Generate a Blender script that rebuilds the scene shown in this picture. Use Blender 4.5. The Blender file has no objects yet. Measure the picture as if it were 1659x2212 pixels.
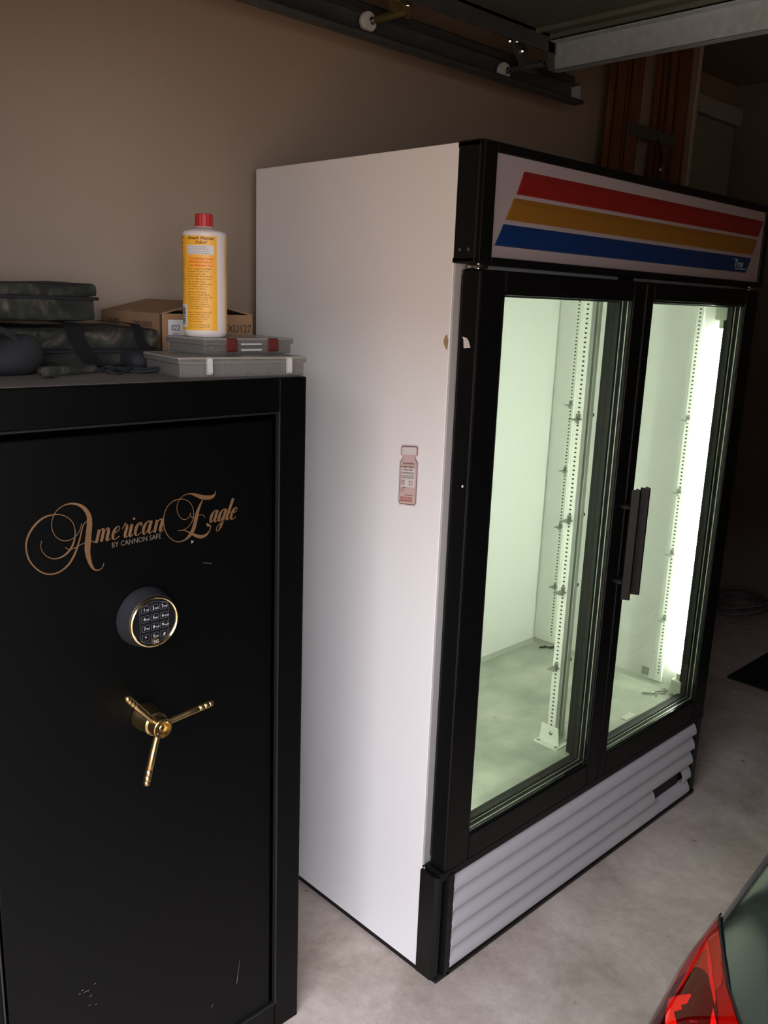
import bpy, bmesh, math, random
from mathutils import Vector, Matrix, noise

random.seed(4)
scene = bpy.context.scene
COL = scene.collection

# ---------------------------------------------------------------- camera
def cam_axes(a, b, c):
    ca, sa, cb, sb = math.cos(a), math.sin(a), math.cos(b), math.sin(b)
    fwd = Vector((ca * cb, sa * cb, sb)); right = Vector((sa, -ca, 0)); up = right.cross(fwd)
    cr, sr = math.cos(c), math.sin(c)
    return cr * right + sr * up, -sr * right + cr * up, fwd
R_, U_, F_ = cam_axes(0.79541461, -0.23670889, 0.03671478)
cam_data = bpy.data.cameras.new('camera'); cam = bpy.data.objects.new('camera', cam_data)
COL.objects.link(cam)
cam.matrix_world = Matrix(((R_.x, U_.x, -F_.x, -1.43015), (R_.y, U_.y, -F_.y, -1.21312), (R_.z, U_.z, -F_.z, 1.67600), (0, 0, 0, 1)))
cam_data.sensor_fit = 'HORIZONTAL'; cam_data.sensor_width = 36.0
cam_data.lens = 1888.08 / 1659 * 36.0
cam_data.clip_start = 0.02
scene.camera = cam

# ---------------------------------------------------------------- world, light, exposure
world = bpy.data.worlds.new('sky'); scene.world = world; world.use_nodes = True
wn = world.node_tree.nodes; wl = world.node_tree.links
bg = wn['Background']
tc = wn.new('ShaderNodeTexCoord'); sx = wn.new('ShaderNodeSeparateXYZ'); rp = wn.new('ShaderNodeValToRGB')
wl.new(tc.outputs['Generated'], sx.inputs[0]); wl.new(sx.outputs['Z'], rp.inputs[0])
rp.color_ramp.elements[0].position = 0.0; rp.color_ramp.elements[0].color = (0.82, 0.83, 0.92, 1)
rp.color_ramp.elements[1].position = 0.7; rp.color_ramp.elements[1].color = (0.80, 0.84, 0.98, 1)
wl.new(rp.outputs[0], bg.inputs['Color'])
bg.inputs['Strength'].default_value = 10.6
pd = bpy.data.lights.new('sky_portal', 'AREA'); pd.shape = 'RECTANGLE'; pd.size = 2.6; pd.size_y = 2.15
pd.cycles.is_portal = True
po = bpy.data.objects.new('sky_portal', pd); COL.objects.link(po)
po.location = (-1.36, -1.33, 1.075); po.rotation_euler = (math.pi / 2, 0, -math.pi / 2)
scene.view_settings.view_transform = 'Standard'; scene.view_settings.look = 'None'
scene.view_settings.exposure = 0.0; scene.view_settings.gamma = 1.0
scene.view_settings.use_curve_mapping = False
scene.cycles.use_denoising = True
scene.cycles.max_bounces = 10; scene.cycles.diffuse_bounces = 5; scene.cycles.transparent_max_bounces = 24
scene.cycles.glossy_bounces = 4
scene.cycles.sample_clamp_indirect = 6.0
LAMP = 42.0

# ---------------------------------------------------------------- materials
def mat(name, col, rough=0.5, metal=0.0, spec=0.5, bump=0.0, bscale=200.0, var=0.0, vscale=3.0, col2=None, coat=0.0, detail=4.0, stretch=None):
    m = bpy.data.materials.new(name); m.use_nodes = True
    nt = m.node_tree; b = nt.nodes['Principled BSDF']
    b.inputs['Base Color'].default_value = (*col, 1); b.inputs['Roughness'].default_value = rough
    b.inputs['Metallic'].default_value = metal; b.inputs['Specular IOR Level'].default_value = spec
    b.inputs['Coat Weight'].default_value = coat
    if bump or var or col2:
        t = nt.nodes.new('ShaderNodeTexCoord'); mp = nt.nodes.new('ShaderNodeMapping')
        nt.links.new(t.outputs['Object'], mp.inputs[0])
        if stretch: mp.inputs['Scale'].default_value = stretch
    if var or col2:
        n = nt.nodes.new('ShaderNodeTexNoise'); n.inputs['Scale'].default_value = vscale; n.inputs['Detail'].default_value = detail
        n.inputs['Roughness'].default_value = 0.6
        nt.links.new(mp.outputs[0], n.inputs['Vector'])
        r = nt.nodes.new('ShaderNodeValToRGB'); r.color_ramp.elements[0].position = 0.32; r.color_ramp.elements[1].position = 0.7
        c2 = col2 if col2 else tuple(max(0, c * (1 - var)) for c in col)
        r.color_ramp.elements[0].color = (*c2, 1); r.color_ramp.elements[1].color = (*col, 1)
        nt.links.new(n.outputs['Fac'], r.inputs[0]); nt.links.new(r.outputs[0], b.inputs['Base Color'])
    if bump:
        n2 = nt.nodes.new('ShaderNodeTexNoise'); n2.inputs['Scale'].default_value = bscale; n2.inputs['Detail'].default_value = 3
        nt.links.new(mp.outputs[0], n2.inputs['Vector'])
        bp = nt.nodes.new('ShaderNodeBump'); bp.inputs['Strength'].default_value = bump; bp.inputs['Distance'].default_value = 0.002
        nt.links.new(n2.outputs['Fac'], bp.inputs['Height']); nt.links.new(bp.outputs[0], b.inputs['Normal'])
    return m

def pane_mat(name, tint, gloss=0.06, rough=0.0, opac=0.0, opcol=(1, 1, 1)):
    m = bpy.data.materials.new(name); m.use_nodes = True; nt = m.node_tree
    for n in list(nt.nodes):
        if n.type != 'OUTPUT_MATERIAL': nt.nodes.remove(n)
    out = nt.nodes['Material Output']
    tr = nt.nodes.new('ShaderNodeBsdfTransparent'); tr.inputs[0].default_value = (*tint, 1)
    gl = nt.nodes.new('ShaderNodeBsdfGlossy'); gl.inputs['Roughness'].default_value = rough
    fr = nt.nodes.new('ShaderNodeFresnel'); fr.inputs[0].default_value = 1.3 + gloss
    mx = nt.nodes.new('ShaderNodeMixShader')
    nt.links.new(fr.outputs[0], mx.inputs[0]); nt.links.new(tr.outputs[0], mx.inputs[1]); nt.links.new(gl.outputs[0], mx.inputs[2])
    last = mx
    if opac:
        df = nt.nodes.new('ShaderNodeBsdfDiffuse'); df.inputs[0].default_value = (*opcol, 1)
        tl = nt.nodes.new('ShaderNodeBsdfTranslucent'); tl.inputs[0].default_value = (*opcol, 1)
        m1 = nt.nodes.new('ShaderNodeMixShader'); m1.inputs[0].default_value = 0.35
        nt.links.new(df.outputs[0], m1.inputs[1]); nt.links.new(tl.outputs[0], m1.inputs[2])
        m2 = nt.nodes.new('ShaderNodeMixShader'); m2.inputs[0].default_value = opac
        nt.links.new(mx.outputs[0], m2.inputs[1]); nt.links.new(m1.outputs[0], m2.inputs[2]); last = m2
    nt.links.new(last.outputs[0], out.inputs[0])
    return m

def emit_mat(name, col, s):
    m = bpy.data.materials.new(name); m.use_nodes = True; nt = m.node_tree
    b = nt.nodes['Principled BSDF']; b.inputs['Base Color'].default_value = (0.9, 0.9, 0.9, 1)
    b.inputs['Emission Color'].default_value = (*col, 1); b.inputs['Emission Strength'].default_value = s
    return m

M = dict(
    outside=mat('dark_sky_blocker', (0.16, 0.105, 0.065), 0.9, var=0.4, vscale=0.6),
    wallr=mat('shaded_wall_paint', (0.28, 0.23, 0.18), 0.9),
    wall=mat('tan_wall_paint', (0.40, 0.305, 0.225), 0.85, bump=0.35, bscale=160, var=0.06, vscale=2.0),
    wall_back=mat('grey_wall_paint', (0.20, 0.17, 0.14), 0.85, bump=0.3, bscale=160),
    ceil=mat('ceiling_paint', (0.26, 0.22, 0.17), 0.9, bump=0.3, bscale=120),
    floor=mat('garage_concrete', (0.60, 0.53, 0.475), 0.85, spec=0.15, bump=0.25, bscale=90, col2=(0.36, 0.305, 0.26), vscale=6.0, detail=9),
    drive=mat('driveway_concrete', (0.31, 0.20, 0.115), 0.8, var=0.2, vscale=2.0),
    white=mat('white_enamel', (0.86, 0.84, 0.815), 0.42, bump=0.06, bscale=260),
    flange=mat('shaded_flange_grey_bracket', (0.42, 0.40, 0.38), 0.45),
    black=mat('black_plastic', (0.0045, 0.0045, 0.0045), 0.45, spec=0.3, bump=0.08, bscale=500),
    blackm=mat('black_metal_trim', (0.004, 0.004, 0.004), 0.38, spec=0.25),
    mull=mat('dark_grey_breaker', (0.012, 0.012, 0.010), 0.55, spec=0.2),
    liner=mat('white_liner', (0.76, 0.77, 0.73), 0.45, bump=0.05, bscale=60),
    linfloor=mat('stained_steel_floor', (0.52, 0.54, 0.45), 0.32, col2=(0.25, 0.28, 0.225), vscale=5.0, detail=8, spec=0.6),
    pil=mat('white_shelf_standard', (0.80, 0.82, 0.74), 0.4),
    hole=mat('dark_slot', (0.03, 0.032, 0.026), 0.9),
    clip=mat('zinc_clip', (0.28, 0.30, 0.26), 0.35, metal=0.6),
    chrome=mat('bright_metal', (0.75, 0.75, 0.72), 0.22, metal=1.0),
    spacer=mat('silver_spacer', (0.62, 0.64, 0.58), 0.3, metal=0.8),
    grille=mat('white_grille_plastic', (0.58, 0.56, 0.57), 0.5, bump=0.05, bscale=300),
    sign=mat('unlit_sign_panel', (0.36, 0.30, 0.31), 0.35),
    red=mat('red_stripe', (0.22, 0.012, 0.010), 0.3), yellow=mat('amber_stripe', (0.26, 0.115, 0.015), 0.3), blue=mat('blue_stripe', (0.006, 0.030, 0.125), 0.3),
    printw=mat('pale_print', (0.45, 0.60, 0.70), 0.5), printk=mat('black_print', (0.02, 0.02, 0.02), 0.6),
    safe=mat('black_textured_steel', (0.0010, 0.0013, 0.0013), 0.33, bump=0.35, bscale=900, spec=0.13),
    seam=mat('gap_shade', (0.003, 0.003, 0.003), 0.8),
    gold=mat('gold_foil_print', (0.19, 0.10, 0.042), 0.5, metal=0.25, var=0.2, vscale=30),
    gold2=mat('pale_foil_print', (0.13, 0.10, 0.07), 0.6),
    brass=mat('aged_brass', (0.52, 0.38, 0.17), 0.30, metal=1.0, var=0.25, vscale=60),
    brassp=mat('polished_brass', (0.85, 0.68, 0.36), 0.12, metal=1.0),
    dial=mat('dark_dial_body', (0.022, 0.022, 0.025), 0.35),
    lcd=mat('black_keypad_face', (0.008, 0.008, 0.009), 0.25), keyl=mat('grey_key_outline', (0.10, 0.105, 0.105), 0.5), keyt=mat('white_key_print', (0.50, 0.52, 0.52), 0.5),
    bottle=mat('white_bottle_plastic', (0.72, 0.64, 0.58), 0.38), cap=mat('red_cap_plastic', (0.46, 0.022, 0.022), 0.45),
    label=mat('yellow_label', (0.86, 0.42, 0.030), 0.45), labeltx=mat('brown_label_print', (0.10, 0.055, 0.015), 0.6), labelr=mat('orange_red_print', (0.75, 0.12, 0.02), 0.6),
    paper=mat('white_paper', (0.66, 0.63, 0.60), 0.7),
    kraft=mat('kraft_cardboard', (0.34, 0.19, 0.095), 0.8, var=0.12, vscale=20), kraftp=mat('cardboard_print', (0.05, 0.03, 0.02), 0.7),
    tray=pane_mat('milky_plastic_tray', (0.93, 0.92, 0.90), 0.12, 0.25, 0.20, (0.62, 0.58, 0.52)), rim=mat('milky_plastic_rim', (0.26, 0.24, 0.21), 0.4),
    latch=mat('dark_red_latch', (0.13, 0.022, 0.018), 0.45), latchw=mat('milky_latch', (0.52, 0.50, 0.47), 0.4),
    strap=mat('black_webbing', (0.010, 0.010, 0.011), 0.85), nylon=mat('black_nylon', (0.011, 0.012, 0.013), 0.8, bump=0.3, bscale=400),
    steel=mat('galvanized_steel', (0.50, 0.58, 0.64), 0.5, metal=0.3, var=0.2, vscale=40),
    track=mat('dark_galvanized_track', (0.10, 0.11, 0.11), 0.5, metal=0.4, var=0.25, vscale=14),
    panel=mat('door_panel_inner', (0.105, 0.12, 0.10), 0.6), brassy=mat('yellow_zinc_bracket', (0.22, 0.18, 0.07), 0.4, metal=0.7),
    nylonw=mat('white_nylon_wheel', (0.62, 0.62, 0.60), 0.5),
    wood=mat('orange_ladder_fiberglass', (0.26, 0.095, 0.030), 0.6, col2=(0.12, 0.04, 0.015), vscale=5, stretch=(14, 14, 1)),
    alum=mat('dull_aluminium_tread', (0.16, 0.16, 0.14), 0.5, metal=0.6),
    doorp=mat('greige_door_paint', (0.36, 0.34, 0.30), 0.6), trim=mat('trim_paint', (0.50, 0.45, 0.40), 0.6),
    rubber=mat('black_rubber', (0.006, 0.006, 0.006), 0.8), cable=mat('grey_cable', (0.13, 0.12, 0.11), 0.6),
    car=mat('dark_green_car_paint', (0.020, 0.026, 0.022), 0.12, metal=0.0, spec=0.25, coat=0.06),
    cglass=mat('tinted_car_glass', (0.01, 0.012, 0.012), 0.04, spec=0.8), tyre=mat('tyre_rubber', (0.015, 0.015, 0.015), 0.85),
    lens=pane_mat('clear_red_lens', (0.95, 0.28, 0.20), -0.20, 0.03),
    lampr=mat('red_lamp_housing', (0.30, 0.008, 0.005), 0.4, spec=0.2), lampd=mat('dark_lamp_bowl', (0.07, 0.003, 0.002), 0.5, spec=0.05), lampb=mat('bright_red_reflector', (0.95, 0.05, 0.03), 0.35),
    lampp=mat('pink_lamp_panel', (0.42, 0.16, 0.12), 0.5), lamps=mat('orange_red_strip', (0.80, 0.10, 0.06), 0.5),
    glass=pane_mat('door_glass', (0.955, 0.975, 0.955), 0.12, 0.0),
    tube=emit_mat('fluorescent_tube', (0.92, 1.0, 0.84), LAMP),
    sock=mat('white_lamp_socket', (0.70, 0.74, 0.62), 0.5),
    stick=mat('pink_sticker', (0.62, 0.44, 0.40), 0.6), stickw=mat('white_sticker', (0.72, 0.66, 0.63), 0.6),
    stickr=mat('sticker_outline', (0.10, 0.05, 0.05), 0.6), tblue=mat('blue_print', (0.02, 0.08, 0.30), 0.6), tred=mat('red_print', (0.45, 0.10, 0.08), 0.6),
    scuff=mat('tan_stain', (0.38, 0.25, 0.15), 0.7), debris=mat('dark_debris', (0.02, 0.02, 0.015), 0.9),
    scratch=mat('bare_scratch', (0.22, 0.22, 0.22), 0.6), dust=mat('dusty_safe_top', (0.10, 0.085, 0.07), 0.8),
)

def camo():
    m = mat('leafy_camouflage', (0.05, 0.05, 0.03), 0.9, bump=0.5, bscale=60)
    nt = m.node_tree; b = nt.nodes['Principled BSDF']
    t = nt.nodes.new('ShaderNodeTexCoord')
    v = nt.nodes.new('ShaderNodeTexVoronoi'); v.inputs['Scale'].default_value = 38; v.feature = 'F1'
    n = nt.nodes.new('ShaderNodeTexNoise'); n.inputs['Scale'].default_value = 12; n.inputs['Detail'].default_value = 5; n.inputs['Distortion'].default_value = 2.5
    nt.links.new(t.outputs['Object'], v.inputs['Vector']); nt.links.new(t.outputs['Object'], n.inputs['Vector'])
    r = nt.nodes.new('ShaderNodeValToRGB'); r.color_ramp.elements[0].position = 0.35; r.color_ramp.elements[1].position = 0.72
    r.color_ramp.elements[0].color = (0.016, 0.018, 0.012, 1); r.color_ramp.elements[1].color = (0.20, 0.150, 0.115, 1)
    e = r.color_ramp.elements.new(0.55); e.color = (0.045, 0.048, 0.030, 1)
    nt.links.new(n.outputs['Fac'], r.inputs[0])
    r2 = nt.nodes.new('ShaderNodeValToRGB'); r2.color_ramp.elements[0].position = 0.0; r2.color_ramp.elements[1].position = 0.5
    r2.color_ramp.elements[0].color = (1.2, 1.15, 1.1, 1); r2.color_ramp.elements[1].color = (0.35, 0.35, 0.35, 1)
    nt.links.new(v.outputs['Distance'], r2.inputs[0])
    mx = nt.nodes.new('ShaderNodeMix'); mx.data_type = 'RGBA'; mx.blend_type = 'MULTIPLY'; mx.inputs['Factor'].default_value = 0.9
    nt.links.new(r.outputs[0], mx.inputs['A']); nt.links.new(r2.outputs[0], mx.inputs['B'])
    nt.links.new(mx.outputs['Result'], b.inputs['Base Color'])
    return m
M['camo'] = camo()
def concrete():
    m = M['floor']; nt = m.node_tree; b = nt.nodes['Principled BSDF']; L = nt.links
    t = nt.nodes.new('ShaderNodeTexCoord')
    def ns(sc, det, ro, dist=0.0):
        n = nt.nodes.new('ShaderNodeTexNoise'); n.inputs['Scale'].default_value = sc; n.inputs['Detail'].default_value = det
        n.inputs['Roughness'].default_value = ro; n.inputs['Distortion'].default_value = dist; L.new(t.outputs['Object'], n.inputs['Vector']); return n
    def ramp(n, p0, c0, p1, c1):
        q = nt.nodes.new('ShaderNodeValToRGB'); q.color_ramp.elements[0].position = p0; q.color_ramp.elements[1].position = p1
        q.color_ramp.elements[0].color = (*c0, 1); q.color_ramp.elements[1].color = (*c1, 1); L.new(n.outputs['Fac'], q.inputs[0]); return q
    def mul(a, c):
        x = nt.nodes.new('ShaderNodeMix'); x.data_type = 'RGBA'; x.blend_type = 'MULTIPLY'; x.inputs['Factor'].default_value = 1.0
        L.new(a, x.inputs['A']); L.new(c, x.inputs['B']); return x.outputs['Result']
    a = ramp(ns(3.2, 8, 0.68, 0.6), 0.34, (0.43, 0.345, 0.28), 0.64, (0.68, 0.575, 0.50))
    c = ramp(ns(26, 6, 0.75), 0.30, (0.80, 0.79, 0.78), 0.62, (1.0, 1.0, 1.0))
    d = ramp(ns(17, 1.5, 0.4), 0.215, (0.45, 0.36, 0.28), 0.265, (1.0, 1.0, 1.0))
    L.new(mul(mul(a.outputs[0], c.outputs[0]), d.outputs[0]), b.inputs['Base Color'])
concrete()

# ---------------------------------------------------------------- helpers
def thing(name, label, cat, loc=(0, 0, 0), rotz=0.0, group=None, kind=None):
    o = bpy.data.objects.new(name, None); COL.objects.link(o); o.empty_display_size = 0.1
    o.location = loc; o.rotation_euler = (0, 0, rotz)
    o['label'] = label
    if cat: o['category'] = cat
    if group: o['group'] = group
    if kind: o['kind'] = kind
    return o

def wm(o):
    m = Matrix.Identity(4)
    while o is not None:
        m = o.matrix_parent_inverse @ Matrix.LocRotScale(o.location, o.rotation_euler, o.scale) @ m if o.parent else Matrix.LocRotScale(o.location, o.rotation_euler, o.scale) @ m
        o = o.parent
    return m

def obj(name, bm, m, parent=None, local=False, smooth=False, label=None, kind=None):
    """one mesh object; vertices are in world space unless local=True (then in the parent's space)"""
    me = bpy.data.meshes.new(name); bmesh.ops.recalc_face_normals(bm, faces=bm.faces[:]) if bm.faces else None
    bm.to_mesh(me); bm.free()
    ms = m if isinstance(m, (list, tuple)) else [m]
    for q in ms: me.materials.append(q)
    if smooth:
        for p in me.polygons: p.use_smooth = True
        try: me.set_sharp_from_angle(angle=math.radians(40))
        except Exception: pass
    o = bpy.data.objects.new(name, me); COL.objects.link(o)
    if parent is not None:
        o.parent = parent
        if not local: o.matrix_parent_inverse = wm(parent).inverted()
    if label: o['label'] = label
    if kind: o['kind'] = kind
    return o

def tag(o, label, cat=None, group=None, kind=None):
    o['label'] = label
    if cat: o['category'] = cat
    if group: o['group'] = group
    if kind: o['kind'] = kind
    return o

def B(): return bmesh.new()

def bx(bm, lo, hi, bev=0.0, seg=2):
    """axis aligned box, bevelled"""
    t = bmesh.new(); bmesh.ops.create_cube(t, size=1.0)
    c = [(a + b) / 2 for a, b in zip(lo, hi)]; s = [abs(b - a) for a, b in zip(lo, hi)]
    for v in t.verts: v.co = Vector((c[i] + v.co[i] * s[i] for i in range(3)))
    if bev > 0: bmesh.ops.bevel(t, geom=t.edges[:] , offset=min(bev, min(s) * 0.45), segments=seg, affect='EDGES', profile=0.5)
    join(bm, t); return bm

def join(bm, t, mtx=None):
    vs = [bm.verts.new(mtx @ v.co if mtx else v.co) for v in t.verts]
    t.verts.index_update()
    for f in t.faces:
        try:
            nf = bm.faces.new([vs[v.index] for v in f.verts]); nf.material_index = f.material_index
        except ValueError: pass
    t.free()

def cyl(bm, p0, p1, r0, r1=None, seg=20, cap=True):
    r1 = r0 if r1 is None else r1
    p0, p1 = Vector(p0), Vector(p1); d = (p1 - p0).normalized()
    a = d.orthogonal().normalized(); b = d.cross(a)
    A = []; Bq = []
    for k in range(seg):
        t = 2 * math.pi * k / seg; u = a * math.cos(t) + b * math.sin(t)
        A.append(bm.verts.new(p0 + u * r0)); Bq.append(bm.verts.new(p1 + u * r1))
    for k in range(seg):
        bm.faces.new((A[k], A[(k + 1) % seg], Bq[(k + 1) % seg], Bq[k]))
    if cap:
        bm.faces.new(A[::-1]); bm.faces.new(Bq)
    return bm

def lathe(bm, prof, c, axis, seg=40, caps=True):
    """prof: list of (radius, distance along axis)"""
    c = Vector(c); d = Vector(axis).normalized(); a = d.orthogonal().normalized(); b = d.cross(a); rings = []
    for r, h in prof:
        rings.append([bm.verts.new(c + d * h + (a * math.cos(2 * math.pi * k / seg) + b * math.sin(2 * math.pi * k / seg)) * max(r, 1e-5)) for k in range(seg)])
    for A, Bq in zip(rings, rings[1:]):
        for k in range(seg): bm.faces.new((A[k], A[(k + 1) % seg], Bq[(k + 1) % seg], Bq[k]))
    if caps: bm.faces.new(rings[0][::-1]); bm.faces.new(rings[-1])
    return bm

def prism(bm, poly, axis, a0, a1):
    """poly in the other two axes (in xyz order) extruded along axis from a0 to a1"""
    ax = 'XYZ'.index(axis)
    def P(p, a):
        q = list(p); q.insert(ax, a); return Vector(q)
    A = [bm.verts.new(P(p, a0)) for p in poly]; Bq = [bm.verts.new(P(p, a1)) for p in poly]
    n = len(poly)
    for k in range(n): bm.faces.new((A[k], A[(k + 1) % n], Bq[(k + 1) % n], Bq[k]))
    bm.faces.new(A[::-1]); bm.faces.new(Bq)
    return bm

def tube(bm, pts, r, seg=8, closed=False):
    pts = [Vector(p) for p in pts]; rings = []
    n = len(pts); up = None
    for i, p in enumerate(pts):
        d = (pts[min(i + 1, n - 1)] - pts[max(i - 1, 0)]).normalized()
        if up is None: up = d.orthogonal().normalized()
        up = (up - d * up.dot(d)).normalized(); s = d.cross(up)
        rr = r[i] if isinstance(r, (list, tuple)) else r
        rings.append([bm.verts.new(p + (up * math.cos(2 * math.pi * k / seg) + s * math.sin(2 * math.pi * k / seg)) * rr) for k in range(seg)])
    for A, Bq in zip(rings, rings[1:]):
        for k in range(seg): bm.faces.new((A[k], A[(k + 1) % seg], Bq[(k + 1) % seg], Bq[k]))
    bm.faces.new(rings[0][::-1]); bm.faces.new(rings[-1])
    return bm

def smoothpts(P, n=6):
    P = [Vector(p) for p in P]; Q = [2 * P[0] - P[1]] + P + [2 * P[-1] - P[-2]]; out = []
    for i in range(1, len(Q) - 2):
        a, b, c, d = Q[i - 1:i + 3]
        for k in range(n):
            s = k / n
            out.append(0.5 * (2 * b + (c - a) * s + (2 * a - 5 * b + 4 * c - d) * s * s + (3 * b - a - 3 * c + d) * s ** 3))
    out.append(P[-1]); return out

def softbox(bm, lo, hi, r, n=14, amp=0.006, freq=9.0, seed=0.0, sag=0.0):
    """rounded, slightly lumpy box for soft goods"""
    t = bmesh.new(); bmesh.ops.create_cube(t, size=1.0)
    bmesh.ops.subdivide_edges(t, edges=t.edges[:], cuts=n, use_grid_fill=True)
    lo, hi = Vector(lo), Vector(hi); c = (lo + hi) / 2; h = (hi - lo) / 2
    for v in t.verts:
        p = Vector((c[i] + v.co[i] * 2 * h[i] for i in range(3)))
        q = Vector((min(max(p[i], lo[i] + r), hi[i] - r) for i in range(3)))
        d = p - q
        if d.length > 1e-6: p = q + d.normalized() * r
        w = (p.z - lo.z) / max(hi.z - lo.z, 1e-6)
        nz = noise.noise_vector(p * freq + Vector((seed, seed, seed)))
        p += Vector((nz.x, nz.y, nz.z * min(1, w * 3))) * amp
        p.z -= sag * w * (1 - abs(v.co.x * 2) ** 2)
        p.z = max(p.z, lo.z)
        v.co = p
    join(bm, t)
    return bm

def quad(bm, a, b, c, d):
    return bm.faces.new([bm.verts.new(Vector(q)) for q in (a, b, c, d)])

def text_bm(bm, s, size, origin, ud, vd, shear=0.0, extrude=0.00015, align='LEFT', squeeze=1.0):
    """built-in font outlines laid flat on the plane (ud, vd)"""
    cu = bpy.data.curves.new('txt', 'FONT'); cu.body = s; cu.size = size; cu.align_x = align; cu.shear = shear; cu.extrude = extrude
    cu.resolution_u = 2
    o = bpy.data.objects.new('txt', cu); COL.objects.link(o)
    dg = bpy.context.evaluated_depsgraph_get(); me = bpy.data.meshes.new_from_object(o.evaluated_get(dg))
    ud, vd = Vector(ud).normalized(), Vector(vd).normalized(); nd = ud.cross(vd); origin = Vector(origin)
    vs = [bm.verts.new(origin + ud * v.co.x * squeeze + vd * v.co.y + nd * v.co.z) for v in me.vertices]
    for p in me.polygons:
        try: bm.faces.new([vs[i] for i in p.vertices])
        except ValueError: pass
    bpy.data.objects.remove(o); bpy.data.curves.remove(cu); bpy.data.meshes.remove(me)
    return bm

def ring_frame(bm, x0, x1, z0, z1, l, r, b, t, y0, y1, bev=0.0):
    """rectangular frame in the XZ plane: four bars"""
    bx(bm, (x0, y0, z0), (x0 + l, y1, z1), bev); bx(bm, (x1 - r, y0, z0), (x1, y1, z1), bev)
    bx(bm, (x0 + l, y0, z0), (x1 - r, y1, z0 + b), bev); bx(bm, (x0 + l, y0, z1 - t), (x1 - r, y1, z1), bev)
    return bm

# ================================================================ SETTING
def struct(name, bm, m, parent=None, label=None, smooth=False):
    o = obj(name, bm, m, parent, smooth=smooth)
    if parent is None:
        o['kind'] = 'structure'
        if label: o['label'] = label
    return o
YW, ZC = 0.85, 2.93
struct('floor', bx(B(), (-1.4, -3.4, -0.1), (3.72, 1.62, 0.0)), M['floor'], label='stained grey concrete garage floor')
struct('driveway', bx(B(), (-16, -14, -0.12), (-1.4, 10, -0.005)), M['drive'], label='warm concrete driveway outside the garage')
struct('wall_sky_blocker', bx(B(), (-14.5, -14, -0.1), (-14, 10, 6.2)), M['outside'], label='added dark wall across the driveway, blocking the low sky')  # added unseen wall; hides low sky so daylight weakens higher up
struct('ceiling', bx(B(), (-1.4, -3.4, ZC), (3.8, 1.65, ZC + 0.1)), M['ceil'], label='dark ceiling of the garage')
struct('wall_left', prism(B(), [(-1.4, YW), (2.42, YW), (2.42, 1.31), (3.72, 1.31), (3.72, 1.45), (2.28, 1.45), (2.28, YW + 0.14), (-1.4, YW + 0.14)], 'Z', 0, ZC), M['wall'], label='tan wall behind the safe and the cooler')
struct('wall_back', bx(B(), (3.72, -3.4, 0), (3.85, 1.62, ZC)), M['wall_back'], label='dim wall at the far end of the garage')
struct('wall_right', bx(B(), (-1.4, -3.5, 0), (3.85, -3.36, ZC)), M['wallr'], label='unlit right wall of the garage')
fw = B(); bx(fw, (-1.4, -0.08, 0), (-1.27, YW, ZC)); bx(fw, (-1.4, -3.5, 0), (-1.27, -2.6, ZC)); bx(fw, (-1.4, -2.6, 2.12), (-1.27, -0.08, ZC))
struct('wall_front', fw, M['wall'], label='front wall around the vehicle opening')
# corner bead of the wall recess
struct('trim_1', bx(B(), (2.405, YW - 0.006, 0), (2.428, 1.30, ZC), 0.003), M['trim'], label='pale corner trim where the wall steps back')
# door in the recessed wall
d2 = thing('door_2', 'greige interior door set in the recessed wall', None, (3.5, 1.29, 0), kind='structure')
obj('door_leaf', bx(B(), (3.10, 1.262, 0.01), (3.66, 1.292, 2.70), 0.003), M['doorp'], d2)
fr = B(); bx(fr, (3.02, 1.25, 0), (3.095, 1.31, 2.80), 0.004); bx(fr, (3.095, 1.25, 2.712), (3.712, 1.31, 2.80), 0.004)
obj('door_frame', fr, M['trim'], d2)
obj('gap_shade_strip', bx(B(), (3.66, 1.285, 0.01), (3.672, 1.305, 2.705)), M['seam'], d2, label='dark strip for the shade in the gap beside the door leaf')  # solid dark strip paints the shade of an open gap

# overhead door, rolled open under the ceiling
od = thing('door_1', 'open sectional garage door hanging above the cooler', None, (0, -2.0, 2.46), kind='structure')
prev = -1.22
for k, (a, b) in enumerate([(-1.22, -0.78), (-0.775, -0.245), (-0.24, 0.305), (0.31, 1.03)]):
    pb = B()
    # stamped pan: flat field with long ribs and turned edges
    bx(pb, (a, -2.7, 2.475), (b, 0.60, 2.51), 0.002)
    for q in (0.02, 0.10, 0.17): bx(pb, (b - q - 0.012, -2.7, 2.462), (b - q, 0.60, 2.476), 0.003)
    bx(pb, (a + 0.02, -2.7, 2.465), (a + 0.03, 0.60, 2.476), 0.003)
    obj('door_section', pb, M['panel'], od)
    st = B(); bx(st, (a + 0.003, 0.545, 2.425), (b - 0.003, 0.552, 2.476), 0.001); bx(st, (a + 0.003, 0.545, 2.466), (b - 0.003, 0.60, 2.476), 0.001)
    obj('end_stile', st, M['track'], od)
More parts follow.
